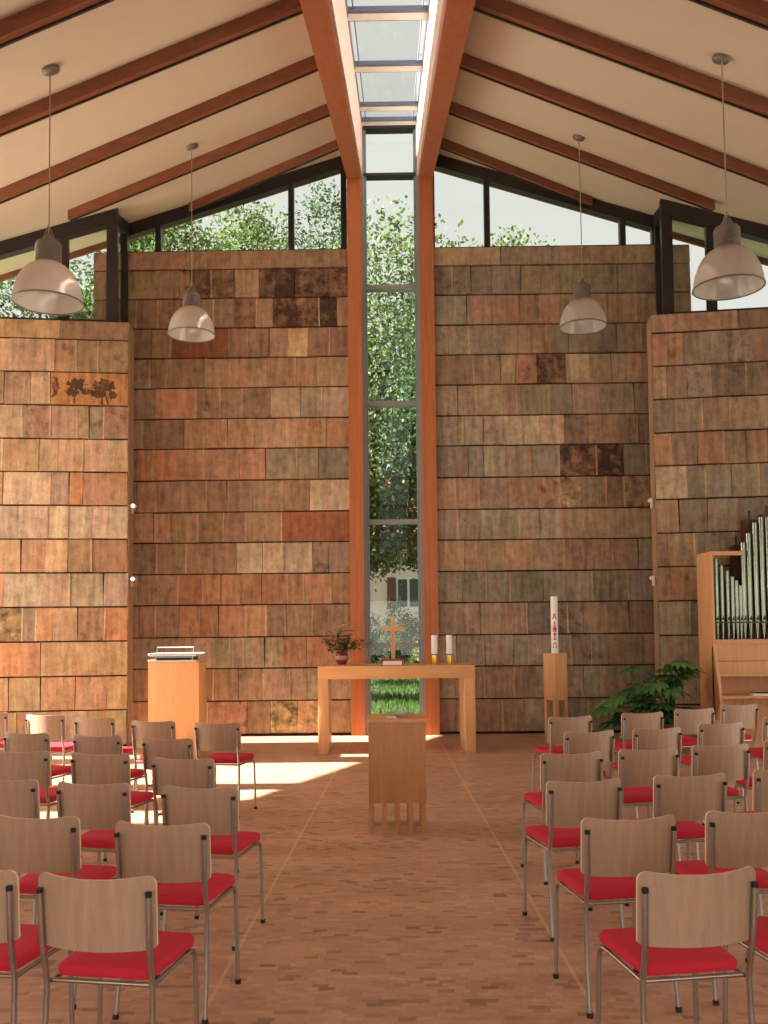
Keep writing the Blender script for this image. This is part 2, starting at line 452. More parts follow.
# ------------------------------------------------------------------ stone walls
TONE = {'o': (.58, .42, .29), 'O': (.66, .43, .27), 't': (.66, .53, .38), 'l': (.62, .52, .40), 'b': (.52, .39, .28),
        'g': (.49, .43, .33), 'h': (.45, .42, .34), 'w': (.66, .57, .46), 'r': (.42, .24, .14), 'R': (.55, .28, .17),
        'y': (.60, .48, .33), 'm': (.52, .39, .28), 'd': (.52, .36, .24), 'D': (.56, .38, .24), 'k': (.64, .50, .32),
        'n': (.48, .41, .33), 'q': (.62, .40, .25), 'T': (.70, .44, .24), 'c': (.60, .43, .28)}
STAIN = {'m': .46, 'd': .57, 'D': .66, 'k': .56, 'n': .46, 'q': .45, 'r': .36, 'R': .33}
def stone_wall(name, O, U, N, u0, u1, thick, courses, px2u, label, sat=.24, tweak=1.18):
    """courses: list of (ztop, zbottom, [(px_end, code), ...]); front face at O + U*u, facing N."""
    O, U, N = V(O), V(U).normalized(), V(N).normalized(); mb = MB()
    P = lambda u, z, d: O+U*u+N*d+V((0, 0, z))
    ztop = courses[0][0]; dark = (*srgb(.24, .165, .12)[:3], .1); rib = (*srgb(.70, .58, .46)[:3], .1)
    mean = [sum(TONE[g_][i]*1.0 for c_ in courses for _, g_ in c_[2])/sum(len(c_[2]) for c_ in courses) for i in range(3)]
    mb.hexa([P(u0, 0, -thick), P(u1, 0, -thick), P(u1, 0, 0), P(u0, 0, 0), P(u0, ztop-.01, -thick), P(u1, ztop-.01, -thick), P(u1, ztop-.01, 0), P(u0, ztop-.01, 0)], 0, dark)
    rr = random.Random(name)
    for ci, (zt, zb, groups) in enumerate(courses):
        u = u0
        for gi, (pe, code) in enumerate(groups):
            ue = min(u1, px2u(pe)) if gi < len(groups)-1 else u1
            if ue <= u+.03: continue
            big = code in 'rRTy' or ci == 0 or code.isupper() and code in 'T'
            n = 1 if big else max(1, round((ue-u)/rr.uniform(.31, .44)))
            cuts = [u]
            for k in range(1, n): cuts.append(u+(ue-u)*(k+rr.uniform(-.22, .22))/n)
            cuts.append(ue)
            gb = rr.uniform(.93, 1.07)
            for a, bq in zip(cuts, cuts[1:]):
                c = TONE[code]; k = gb*rr.uniform(.94, 1.06)*tweak
                bl = .12 if code in 'rRTDdk' else .38
                c = [x*(1-bl)+m_*bl for x, m_ in zip(c, mean)]
                lum = sum(c)/3; c = [x*(1-sat)+lum*sat for x in c]
                c = [min(1, x*k*rr.uniform(.97, 1.03)) for x in c]
                tone = (*srgb(*c)[:3], STAIN.get(code, .24)+rr.uniform(-.05, .05))
                d0 = .038+rr.uniform(-.006, .008); d1 = d0-.018
                gp = rr.choice((.005, .006, .010)); wob = rr.uniform(-.012, .012); zz = rr.uniform(-.003, .003)
                za, zc = zb+.012+zz, zt-.010+zz
                x0, x1 = a+gp*.5, bq-gp*.5
                pr = (code == 'T')
                if pr:
                    nx, nz = 120, 40
                    for i in range(nx):
                        for j in range(nz):
                            fu, fz = (i+.5)/nx, (j+.5)/nz
                            w = mnoise.noise(V((fu*22, fz*8, 3.1)))*.5+mnoise.noise(V((fu*60, fz*20, 9)))*.45
                            def crown(cx, cz, rx, rz): return 1-math.hypot((fu-cx)/rx, (fz-cz)/rz)
                            f = max(crown(.34, .62, .15, .26), crown(.27, .40, .10, .18), crown(.68, .60, .19, .26), crown(.62, .36, .12, .2), crown(.80, .32, .07, .16), crown(.45, .42, .12, .12), crown(.06, .5, .07, .4)*.7)
                            tr = min(abs(fu-.30-.04*(fz)), abs(fu-.66), abs(fu-.74+.1*fz)) < .012 and fz < .5
                            on = f+w*.75 > .22 or tr
                            tt = (*tone[:3], .75 if on else .05)
                            q = []
                            for (ii, jj) in ((i, j), (i+1, j), (i+1, j+1), (i, j+1)):
                                fz2 = jj/nz; q.append(P(x0+(x1-x0)*ii/nx, za+(zc-za)*fz2, d0+(d1-d0)*fz2))
                            mb.face(q, False, 0, tt)
                    q = [P(x0, za, 0), P(x1, za, 0), P(x1, za, d0), P(x0, za, d0)]; mb.face(q, False, 0, tone)
                    q = [P(x0, zc, 0), P(x1, zc, 0), P(x1, zc, d1), P(x0, zc, d1)]; mb.face(q, False, 0, tone)
                    q = [P(x1, za, 0), P(x1, zc, 0), P(x1, zc, d1), P(x1, za, d0)]; mb.face(q, False, 0, tone)
                else:
                    mb.hexa([P(x0, za, -.005), P(x1, za, -.005), P(x1, za, d0), P(x0, za, d0),
                             P(x0+wob*.5, zc, -.005), P(x1+wob, zc, -.005), P(x1+wob, zc, d1), P(x0+wob*.5, zc, d1)], 0, tone)
                if rr.random() < .6 and not big and bq < u1-.05:   # pale rib between two slabs
                    w = .011
                    rt = (*[x*rr.uniform(.8, 1.15) for x in rib[:3]], .1)
                    mb.hexa([P(bq-w, za, 0), P(bq+w, za, 0), P(bq+w, za, d0+.007), P(bq-w, za, d0+.007),
                             P(bq-w+wob, zc, 0), P(bq+w+wob, zc, 0), P(bq+w+wob, zc, d1+.007), P(bq-w+wob, zc, d1+.007)], 0, rt)
            u = ue
    ob = mb.build(name, M['stone']); tag(ob, label, 'wall', kind='structure'); return ob

def G(s):   # "171b 184m" -> [(171,'b'), ...]
    return [(float(t[:-1]), t[-1]) for t in s.split()]
ZB = [7.655, 7.35, 6.88, 6.40, 5.925, 5.445, 4.955, 4.48, 3.98, 3.48, 3.00, 2.51, 2.025, 1.525, 1.04, .54, .03]
BL = ["180b 267o 348b", "171b 184m 229d 254m 270d 348D", "151m 172m 207b 229m 251d 268b 315D 333D 348b", "164b 222r 242b 264m 282m 303t 348b",
      "143m 160b 200o 260o 290c 348o", "150b 190O 214m 237m 267m 348l", "200b 290o 348O", "170O 260o 348g", "200b 304b 348w", "165o 240o 276o 348R",
      "180m 231o 307w 348n", "172m 215q 348O", "173b 260O 348b", "205g 276g 348O", "207o 257b 348w", "150O 165O 201k 241q 264b 317k 348b"]
BR = ["500b 560g 657b", "470n 520g 560b 657g", "465g 539o 607o 657b", "446n 467n 505g 548b 657g", "471m 498o 513o 535q 565D 625l 640o 657o",
      "500b 514o 570g 657g", "500n 560l 657m", "440h 480h 555g 620D 657g", "475b 535b 555q 576k 620b 657d", "495g 556g 657y", "500c 558o 580o 657b",
      "504n 560g 657g", "520b 576n 657b", "548g 600n 657b", "528b 620g 657h", "514b 545g 657g"]
stone_wall('wall_altar_left', (0, YB, 0), (1, 0, 0), (0, -1, 0), -4.72, -.675, .34, [(ZB[i], ZB[i+1], G(BL[i])) for i in range(16)], lambda p: (p-388)/64.2,
           'brown and orange stone slab wall left of the tall window')
stone_wall('wall_altar_right', (0, YB, 0), (1, 0, 0), (0, -1, 0), .675, 4.72, .34, [(ZB[i], ZB[i+1], G(BR[i])) for i in range(16)], lambda p: (p-388.5)/64.2,
           'grey-brown stone slab wall right of the tall window', .30, 1.24)
ZS = [6.11, 5.83, 5.35, 4.87, 4.385, 3.91, 3.43, 2.95, 2.47, 1.985, 1.50, 1.01, .53, .03]
LS = ["60t 128o", "13t 55t 77m 98b 128m", "7m 33m 52t 128T", "25t 52m 78t 90m 104n 128m", "40o 60t 128t", "7O 52w 71w 84O 128o", "22w 50w 128w", "25t 49o 70t 128o",
      "8O 48w 72w 128w", "2O 27k 40n 56O 80o 106m 128O", "25O 45q 128y", "15t 45t 78t 128t", "40t 90w 128t"]
RS = ["738c 790b", "667O 682q 726n 755n 790b", "667b 687b 710n 743m 790b", "676g 701g 727b 790y", "670O 695o 760c 790b", "684l 702g 727g 790g", "676y 703g 731g 790g",
      "664b 690c 727g 790n", "664o 692q 702O 790g", "683g 720h 790g", "680h 720g 790g", "690g 720g 790h", "690g 720g 790g"]
AL = R(7.3)
UL = V((-cos(AL), -sin(AL), 0)); NL = V((sin(AL), -cos(AL), 0))
UR = V((cos(AL), -sin(AL), 0)); NR = V((-sin(AL), -cos(AL), 0))
OL = V((-3.80, 12.8, 0)); OR = V((3.745, 12.8, 0))
# left: u measured from the outer end so that it runs left to right in the room
LEN = 3.4
stone_wall('wall_left', OL+UL*LEN, -UL, NL, 0, LEN, .34, [(ZS[i], ZS[i+1], G(LS[i])) for i in range(13)], lambda p: LEN-(128.5-p)/70.5,
           'tan stone slab wall in front on the left', .14, 1.06)
stone_wall('wall_right', OR, UR, NR, 0, LEN, .34, [(ZS[i], ZS[i+1], G(RS[i])) for i in range(13)], lambda p: (p-654)/70.5,
           'grey-brown stone slab wall in front on the right, behind the organ', .28, 1.26)
for s, nm, O, U_, N_ in ((-1, 'left', OL, UL, NL), (1, 'right', OR, UR, NR)):   # smooth end faces
    mb = MB(); e = O+U_*(-.012)
    mb.hexa([e, e+U_*.02, e+U_*.02-N_*.36, e-N_*.36]+[q+V((0, 0, 6.10)) for q in (e, e+U_*.02, e+U_*.02-N_*.36, e-N_*.36)])
    tag(mb.build('trim_wall_end_'+nm, M['cut_edge']), 'cut stone edge at the free end of the %s wall' % nm, 'wall end', kind='structure')

# ------------------------------------------------------------------ clerestory windows
def clerestory(name, label, s, us, base, O, U_, N_, fr=.09, uend=None):
    """posts at distances us along U_; glazing from z=base up to the roof."""
    root = empty(name, (0, 0, 0), label=label, cat='window', kind='structure')
    Pt = lambda u, d=0: O+U_*u+N_*d
    rz = lambda u, d=0: roof_z(Pt(u, d).x, Pt(u, d).y)
    mb = MB()
    for u in us:
        p = Pt(u); mb.bar(p+V((0, 0, base)), p+V((0, 0, rz(u)+.02)), fr, .12, U_)
    a, c = us[0], us[-1]
    mb.bar(Pt(a)+V((0, 0, base+.03)), Pt(c)+V((0, 0, base+.03)), .12, .07, N_)
    mb.bar(Pt(a)+V((0, 0, rz(a)-.10)), Pt(c)+V((0, 0, rz(c)-.10)), .14, .24, N_)
    mb.build('window_frame', M['frame'], root)
    for u, w in zip(us, us[1:]):
        mb = MB(); mb.prism([Pt(u)+V((0, 0, base)), Pt(w)+V((0, 0, base)), Pt(w)+V((0, 0, rz(w)-.05)), Pt(u)+V((0, 0, rz(u)-.05))], N_*.012)
        mb.build('pane', M['glass'], root)
    return root
yc = YB+.10
uo = lambda x: atY(x, 235, yc).x
clerestory('window_1', 'dark framed sloping window above the wall left of the tall window', -1, [uo(344), uo(291.5), uo(159), uo(124)], 7.62, V((0, yc, 0)), V((1, 0, 0)), V((0, -1, 0)))
clerestory('window_2', 'dark framed sloping window above the wall right of the tall window', 1, [uo(432), uo(487), uo(622), uo(654)], 7.62, V((0, yc, 0)), V((1, 0, 0)), V((0, -1, 0)))
ucl = lambda p: (128.5-p)/70.5-.02
clerestory('window_3', 'dark framed window on top of the front left wall', -1, [.25, .95, 2.2, 3.4], 6.09, OL-NL*.12, UL, NL, .13)
ucr = .25
clerestory('window_4', 'dark framed window on top of the front right wall', 1, [.25, .87, 2.2, 3.4], 6.09, OR-NR*.12, UR, NR, .13)
for s, nm, O, U_, N_ in ((-1, 'window_5', OL, UL, NL), (1, 'window_6', OR, UR, NR)):
    a = O+U_*.30-N_*.15; e = V((s*4.22, YB-.02, 0)); d = (e-a).normalized(); nrm = V((d.y*s, -d.x*s, 0))
    L = (e-a).length
    root = empty(nm, (0, 0, 0), label='narrow glazed return between the two stone walls on the %s' % ('left' if s < 0 else 'right'), cat='window', kind='structure')
    mb = MB()
    for u in (.02, L-.04):
        p = a+d*u; mb.bar(p, p+V((0, 0, roof_z(p.x, p.y)+.02)), .08, .10, d)
    for z in (.06, 6.1):
        mb.bar(a+V((0, 0, z)), e+V((0, 0, z)), .1, .08, nrm)
    p, q = a, e
    mb.bar(p+V((0, 0, roof_z(p.x, p.y)-.08)), q+V((0, 0, roof_z(q.x, q.y)-.08)), .12, .18, nrm)
    mb.build('window_frame', M['frame'], root)
    mb = MB(); mb.prism([a+V((0, 0, .05)), e+V((0, 0, .05)), e+V((0, 0, roof_z(e.x, e.y)-.05)), a+V((0, 0, roof_z(a.x, a.y)-.05))], nrm*.012)
    mb.build('pane', M['glass'], root)

# ------------------------------------------------------------------ outer walls of the room (beside and behind the camera)
XS = 7.1
def side_wall(s, nm, bays, label):
    mb = MB(); zr = lambda y: roof_z(XS, y)
    spans = []; y = -2.6
    for a, bq in bays: spans.append((y, a)); y = bq
    spans.append((y, 12.37))
    for a, bq in spans:
        if bq-a < .02: continue
        P = [V((s*x, yy, 0)) for x, yy in ((XS, a), (XS+.2, a), (XS+.2, bq), (XS, bq))]+[V((s*x, yy, zr(yy)+.03)) for x, yy in ((XS, a), (XS+.2, a), (XS+.2, bq), (XS, bq))]
        mb.hexa(P)
    for a, bq in bays: mb.box((min(s*XS, s*(XS+.2)), a, 0), (max(s*XS, s*(XS+.2)), bq, .12))
    tag(mb.build('wall_'+nm, M['plaster']), label, 'wall', kind='structure')
    for k, (a, bq) in enumerate(bays):
        root = empty('window_%s_%d' % (nm, k+1), (0, 0, 0), label='side window %d on the %s' % (k+1, 'left' if s < 0 else 'right'), cat='window', kind='structure')
        mb = MB()
        for yy in (a+.02, bq-.02): mb.bar((s*(XS+.1), yy, .12), (s*(XS+.1), yy, zr(yy)), .05, .08, (0, 1, 0))
        mb.build('window_frame', M['frame'], root)
        mb = MB(); mb.prism([V((s*(XS+.1), a, .12)), V((s*(XS+.1), bq, .12)), V((s*(XS+.1), bq, zr(bq))), V((s*(XS+.1), a, zr(a)))], (s*.012, 0, 0)); mb.build('pane', M['glass'], root)
side_wall(-1, 'side_left', [(7.75, 8.35), (8.75, 9.38), (9.68, 11.22), (11.62, 11.98)], 'plaster wall with narrow windows on the far left')
side_wall(1, 'side_right', [(1.0, 3.0), (3.3, 5.3), (5.6, 7.6), (7.9, 9.9), (10.2, 12.0)], 'plaster wall with windows on the far right')
mb = MB()
pts = [V((-XS, -2.6, 0)), V((XS, -2.6, 0)), V((XS, -2.6, roof_z(XS, -2.6))), V((XO, -2.6, roof_z(XO, -2.6))), V((0, -2.6, sky_z(-2.6))), V((-XO, -2.6, roof_z(XO, -2.6))), V((-XS, -2.6, roof_z(XS, -2.6)))]
mb.prism(pts, (0, -.2, 0)); tag(mb.build('wall_rear', M['plaster']), 'plaster wall behind the seats', 'wall', kind='structure')

# ------------------------------------------------------------------ chairs
def make_chair():
    root = empty('stacking_chair', (0, 0, 0))
    # cushion
    mb = MB(); t = bmesh.new(); bmesh.ops.create_grid(t, x_segments=10, y_segments=10, size=.5); t.free()
    w0, w1, dB, dF = .176, .195, -.195, .188
    N = 12; rings = []
    def outline(inset, z):
        pts = []
        for (sx, sy, ang0) in ((1, 1, 0), (-1, 1, 90), (-1, -1, 180), (1, -1, 270)):
            rc = .045 if sy > 0 else .025
            w = (w1 if sy > 0 else w0)-inset; yy = (dF-inset) if sy > 0 else (dB+inset)
            for k in range(5):
                a = R(ang0+90*k/4); pts.append(V((sx*(w-rc)+rc*cos(a), yy-sy*rc+rc*sin(a), z)))
        return pts
    levels = [(.012, .463), (.002, .468), (0, .480), (.0, .494), (.006, .503), (.02, .5075), (.09, .5085)]
    for ins, z in levels: rings.append([mb.bm.verts.new(p) for p in outline(ins, z)])
    n = len(rings[0])
    for a, c in zip(rings, rings[1:]):
        for k in range(n): f = mb.bm.faces.new([a[k], a[(k+1) % n], c[(k+1) % n], c[k]]); f.smooth = True
    mb.bm.faces.new(rings[0][::-1]); mb.bm.faces.new(rings[-1]).smooth = True
    mb.build('seat', M['fabric'], root)
    # curved plywood back
    mb = MB(); NX, NZ = 36, 10; W = .213; z0, z1 = .585, .838; th = .011
    def bp(i, j, back):
        fx = sin((-1+2*i/NX)*pi/2); fz = j/NZ; z = z0+(z1-z0)*fz; x = W*fx*(1-.012*(1-fz))
        c = .055; y = -.219-.055*(1-fx*fx)-.018*fz
        e = max(0, abs(fx)-.84)/.16          # rounded corners
        if e > 0:
            q = 1-math.sqrt(max(0, 1-e*e))
            if fz > .5: z -= .034*q*(fz-.5)*2
            else: z += .016*q*(.5-fz)*2
        if fz > .5: z -= .012*(fz-.5)*2*(1-fx*fx)
        return V((x, y-(th if back else 0), z))
    fr = [[mb.bm.verts.new(bp(i, j, 0)) for j in range(NZ+1)] for i in range(NX+1)]
    bk = [[mb.bm.verts.new(bp(i, j, 1)) for j in range(NZ+1)] for i in range(NX+1)]
    for i in range(NX):
        for j in range(NZ):
            for g in (fr, bk):
                f = mb.bm.faces.new([g[i][j], g[i+1][j], g[i+1][j+1], g[i][j+1]]); f.smooth = True
    for i in range(NX):
        for j in (0, NZ): mb.bm.faces.new([fr[i][j], fr[i+1][j], bk[i+1][j], bk[i][j]]).material_index = 1
    for j in range(NZ):
        for i in (0, NX): mb.bm.faces.new([fr[i][j], fr[i][j+1], bk[i][j+1], bk[i][j]]).material_index = 1
    mb.build('backrest', [M['ply'], M['ply_edge']], root)
    # frame under the seat
    mb = MB(); r = .0085
    mb.tube([(-.190, -.203, .4555), (.190, -.203, .4555)], r, 8); mb.tube([(-.19, .11, .454), (.19, .11, .454)], r, 8)
    for s in (-1, 1): mb.tube([(s*.183, -.205, .454), (s*.187, .11, .454)], r, 8)
    mb.build('seat_frame', M['steel'], root)
    for s in (-1, 1):
        mb = MB(); p = [(s*.199, -.262, .012), (s*.195, -.232, .22), (s*.192, -.222, .45), (s*.192, -.236, .52), (s*.193, -.251, .585), (s*.195, -.260, .68), (s*.196, -.268, .772)]
        mb.tube(p, .0105, 10); lg = mb.build('leg', M['steel'], root)
        mb = MB(); mb.tube([(s*.199, -.2635, 0), (s*.1988, -.261, .020)], .0138, 10); mb.build('foot_cap', M['rubber'], lg)
        mb = MB(); mb.tube([(s*.196, -.2678, .769), (s*.1962, -.2692, .784)], .0118, 10); mb.build('end_cap', M['rubber'], lg)
        mb = MB(); p = [(s*.199, .178, .012), (s*.195, .172, .22), (s*.1915, .167, .405), (s*.1905, .162, .432), (s*.189, .148, .448), (s*.188, .12, .454), (s*.187, .07, .454)]
        mb.tube(p, .0100, 10); lg = mb.build('leg', M['steel'], root)
        mb = MB(); mb.tube([(s*.1992, .1785, 0), (s*.1988, .1775, .020)], .0138, 10); mb.build('foot_cap', M['rubber'], lg)
    return root
ROWS = {'A': 'sixth', 'B': 'fifth', 'C': 'fourth', 'D': 'third', 'E': 'second', 'F': 'first'}
LB = {'A': [((38, 869.6), (156, 875.5)), ((-97, 866), (19, 868))],
      'B': [((113, 818.5), (212, 823)), ((-13, 812), (84.5, 816))],
      'C': [((159, 783), (241, 787)), ((56, 779.5), (131, 783)), ((-36, 776), (45, 779))],
      'D': [((150, 755.5), (216, 758)), ((69, 751), (132, 753.5)), ((-8, 749), (52, 750.5))],
      'E': [((139, 736), (197, 738)), ((71, 733), (125, 735.5)), ((3, 730.5), (51, 733))],
      'F': [((192, 721.5), (243, 722)), ((129, 719.5), (178, 720.5)), ((71, 716.5), (119, 717.5)), ((24, 713), (67, 715)), ((-33, 710), (13, 713))]}
RB = {'A': [((636, 871), (757, 864)), ((776, 862), (892, 854))],
      'B': [((580, 817), (677, 813)), ((702, 810.5), (800, 806))],
      'C': [((543, 780), (625, 777)), ((652.5, 775), (727, 771)), ((746, 769.5), (829, 765))],
      'D': [((537, 753), (606, 750)), ((616, 749), (681, 746)), ((690, 745), (751, 742)), ((760, 740), (822, 737))],
      'E': [((559, 731.5), (619, 728.5)), ((629, 728.5), (685, 725.5)), ((695, 723.5), (747, 721)), ((756, 718), (812, 714))],
      'F': [((545, 716.5), (595, 714.5)), ((620, 712.5), (665, 711)), ((673, 708.5), (716, 707)), ((722, 704.5), (757, 703))]}
ROT = {'A': 8.5, 'B': 9.5, 'C': 11, 'D': 12, 'E': 14, 'F': 13}
ORD = ['at the aisle', 'second from the aisle', 'third from the aisle', 'fourth from the aisle', 'fifth from the aisle']
proto = make_chair(); first = True
for side, blk, sg in (('left', LB, -1), ('right', RB, 1)):
    for k, lst in blk.items():
        for i, (p, q) in enumerate(lst):
            a = atZ(*p, .838); c = atZ(*q, .838); mid = (a+c)/2
            rz = R(ROT[k]*sg + rnd.uniform(-1.5, 1.5))
            if k == 'F' and sg < 0 and i == 0: rz = R(-11)
            ch = proto if first else copy_tree(proto); first = False
            back = Matrix.Rotation(rz, 3, 'Z') @ V((0, -.25, 0))
            ch.location = (mid.x-back.x, mid.y-back.y, 0); ch.rotation_euler = (0, 0, rz)
            tag(ch, 'red-seated chair with plywood back, %s block, %s row from the altar, %s' % (side, ROWS[k], ORD[i]), 'chair', 'red-seated chairs %s of the aisle' % side)

# ------------------------------------------------------------------ altar and what stands on it
AZ = 1.15; ar = R(1.2)
altar = empty('altar_table', (.02, 11.9, 0), ar, label='pale wooden altar table with two broad side panels before the tall window', cat='altar')
mb = MB(); mb.box((-1.035, 0, AZ-.17), (1.035, .84, AZ), bev=.006); mb.build('table_top', M['beech_x'], altar)
for s in (-1, 1):
    mb = MB(); mb.box((min(s*1.035, s*.9), .002, 0), (max(s*1.035, s*.9), .838, AZ-.168), bev=.005); mb.build('leg', M['beech'], altar)
def onalt(px, Y): return V((atY(px, 660, Y).x, Y, AZ))

# flowers
fp = onalt(342, 12.45)
fl = empty('flower_pot', fp, label='red patterned pot of pink flowers on the left end of the altar', cat='flowers')
mb = MB(); mb.lathe([(0, 0), (.055, 0), (.06, .01), (.085, .06), (.092, .10), (.083, .135), (.078, .15), (.086, .155), (.080, .165), (.07, .15), (0, .14)], n=28)
pot = mb.build('pot', M['pot'], fl)
mb = MB(); mb.lathe([(.087, .062), (.0945, .085), (.0955, .10), (.089, .12)], n=28); mb.build('pot_band', plain('pale_band', (.70, .50, .46), .4, var=.4, scale=60), pot)
def leafcloud(mb, pts, size, nrm_rand=1.0, rg=rnd, up=.3):
    L = mb.lay()
    for p in pts:
        d = V((rg.gauss(0, 1), rg.gauss(0, 1), rg.gauss(0, 1)+up)).normalized(); u = d.orthogonal().normalized()
        u = Matrix.Rotation(rg.uniform(0, 6.28), 3, d) @ u; w = d.cross(u); sz = size*rg.uniform(.6, 1.3); t = rg.random()
        mb.face([p-u*sz*.5, p+w*sz*.26, p+u*sz*.5, p-w*sz*.26], False, 0, (t, t, t, 1))
rg = random.Random(5); pts = []; tips = []
mbs = MB()
for k in range(46):
    a = rg.uniform(0, 6.28); ph = rg.uniform(.1, 1.35); ln = rg.uniform(.20, .37)
    tip = V((cos(a)*sin(ph)*ln*1.05, sin(a)*sin(ph)*ln*.8, .15+cos(ph)*ln*1.0)); tips.append(tip)
    mbs.tube([(0, 0, .14), (tip.x*.5, tip.y*.5, .15+(tip.z-.15)*.65), tip], .0022, 4)
    for q in range(9):
        f = rg.uniform(.4, 1.0); pts.append(V((tip.x*f, tip.y*f, .15+(tip.z-.15)*f))+V([rg.gauss(0, .018) for _ in range(3)]))
mbs.build('stems', M['bouquet_leaf'], fl)
mb = MB(); leafcloud(mb, pts, .055, rg=rg); tag(mb.build('foliage', M['bouquet_leaf'], fl, fix=False), kind='stuff')
blooms = [(x*1.22, y*1.1, .15+(z-.15)*1.2, k_) for x, y, z, k_ in [(-.16, -.06, .30, 0), (-.10, -.10, .27, 0), (-.07, -.12, .21, 0), (-.03, -.12, .24, 0), (.09, -.08, .36, 0), (.05, -.06, .40, 0), (-.05, .0, .43, 0), (-.21, -.03, .27, 0), (.02, -.1, .32, 0), (-.12, .02, .38, 0), (.16, -.03, .32, 1), (.19, 0, .26, 1), (.13, .05, .40, 1), (.02, .03, .46, 1), (-.10, -.09, .33, 0), (-.04, -.13, .17, 0), (.0, -.11, .28, 0), (-.15, -.05, .22, 0)]]
for x, y, z, kk in blooms:
    mb = MB(); pp = []
    for ring, cnt in ((1.0, 7), (.6, 5)):
        for j in range(cnt):
            a = 6.283*j/cnt+ring; d = V((cos(a), sin(a)*.8-.3, .4+(1-ring))).normalized(); c = V((x, y, z)); e = c+d*.066*ring
            w = d.cross(V((0, 0, 1))).normalized()*.030; t = rg.random()
            mb.face([c, c+d*.02*ring+w, e, c+d*.02*ring-w], False, 0, (t, t, t, 1))
    mb.build('blossom', M['yellow' if kk else 'pink'], fl, fix=False)

cp = onalt(393.2, 12.5)
cr = empty('altar_cross', cp, label='small wooden standing cross at the middle of the altar', cat='cross')
mb = MB(); mb.box((-.14, -.07, 0), (.14, .07, .045), bev=.006); mb.build('base', M['beech'], cr)
mb = MB(); mb.box((-.028, -.02, .043), (.028, .02, .66), bev=.003); mb.build('upright', M['beech'], cr)
mb = MB(); mb.box((-.165, -.022, .455), (.165, .018, .510), bev=.003); mb.build('crossbar', M['beech'], cr)

bp_ = onalt(392.5, 12.06)
bk = empty('closed_book', bp_, R(-2), label='thick red-covered book lying before the cross on the altar', cat='book')
mb = MB(); mb.box((-.125, -.09, .008), (.125, .085, .060)); mb.build('pages', M['paper'], bk)
mb = MB(); mb.box((-.135, -.095, 0), (.135, .095, .008)); mb.box((-.135, -.097, .060), (.135, .095, .082)); mb.box((-.135, .085, .0), (.135, .096, .082)); mb.build('cover', M['red_book'], bk)

for px, lab in ((434.5, 'white pillar candle on a brass holder, nearer the altar cross'), (449.5, 'white pillar candle on a brass holder, at the right end of the altar')):
    c = onalt(px, 12.35); e = empty('altar_candle', c, label=lab, cat='candle', group='candles on the altar')
    mb = MB(); mb.lathe([(0, 0), (.037, 0), (.0375, .003), (.0375, .121), (.037, .124), (0, .124)]); mb.build('holder', M['brass'], e)
    mb = MB(); mb.lathe([(0, .124), (.060, .124), (.063, .128), (.060, .133), (0, .132)]); mb.build('drip_plate', M['dark_wood'], e)
    mb = MB(); mb.lathe([(0, .132), (.042, .132), (.042, .385), (.038, .392), (.01, .387), (0, .387)]); cb = mb.build('candle', M['white'], e)
    mb = MB(); mb.tube([(0, 0, .382), (.002, 0, .408)], .003, 6); mb.build('wick', M['rubber'], cb)

# ------------------------------------------------------------------ font in the aisle
fo = empty('baptismal_font', (0, 0, 0), 0, label='square wooden pedestal on slatted legs in the centre aisle', cat='pedestal')
a = atZ(369, 835, 0); c = atZ(427, 833.5, 0); fo.location = ((a.x+c.x)/2, (a.y+c.y)/2, 0); hw = (c.x-a.x)/2; fo.rotation_euler = (0, 0, R(1.0))
FZ = .915
mb = MB(); mb.box((-hw, 0, .245), (hw, .47, FZ-.03), bev=.003); mb.build('body', M['font_wood'], fo)
mb = MB(); mb.box((-hw-.004, -.004, FZ-.031), (hw+.004, .474, FZ), bev=.003); mb.build('top_board', M['beech_x'], fo)
for yy in (.004, .446):
    for k in range(5):
        x = -hw+.021+(2*hw-.042)*k/4
        mb = MB(); mb.box((x-.019, yy, 0), (x+.019, yy+.02, .247)); mb.build('leg', M['font_wood'], fo)
mb = MB(); mb.box((-hw+.01, .2, .02), (hw-.01, .225, .05)); mb.build('stretcher', M['font_wood'], fo)
loc = fo.matrix_basis @ V((.02, .2, FZ))
bw = empty('font_bowl', loc, label='shallow silver bowl with a white cloth on the aisle pedestal', cat='bowl')
mb = MB(); mb.lathe([(0, .004), (.05, .004), (.05, 0), (.06, 0), (.07, .012), (.115, .034), (.118, .036), (.112, .036), (.065, .016), (0, .012)], n=32); mb.build('dish', M['silver'], bw)
mb = MB(); mb.box((-.10, -.125, .0), (-.02, -.075, .014), bev=.004); mb.build('cloth', M['paper'], bw)

# ------------------------------------------------------------------ lectern
a = atY(148, 662, 11.6); c = atY(199, 662, 11.6); lw = (c.x-a.x)/2
le = empty('lectern', ((a.x+c.x)/2, 11.6, 0), R(-1), label='orange-toned wooden box lectern with a metal book rest by the left stone wall', cat='lectern')
LZ = 1.235
mb = MB(); mb.box((-lw, 0, 0), (lw, .42, LZ), bev=.004); mb.build('body', M['beech'], le)
mb = MB()
def desk(z0, z1): mb.prism([V((-lw+.03, -.03, z0)), V((lw-.03, -.03, z0)), V((lw+.05, .16, (z0+z1)/2)), V((lw-.03, .38, z1)), V((-lw+.03, .38, z1)), V((-lw-.05, .16, (z0+z1)/2))], (0, 0, .02))
desk(LZ+.075, LZ+.10); mb.build('reading_plate', M['silver'], le)
mb = MB(); desk(LZ+.004, LZ+.008); mb.build('lower_plate', M['silver'], le)
mb = MB(); mb.box((-lw+.09, .05, LZ), (lw-.09, .34, LZ+.08)); mb.build('support', M['frame'], le)
mb = MB(); w = lw*.72
mb.tube([(-w, .02, LZ+.0), (-w, .10, LZ+.19), (w, .10, LZ+.19), (w, .02, LZ+.0)], .008, 6)
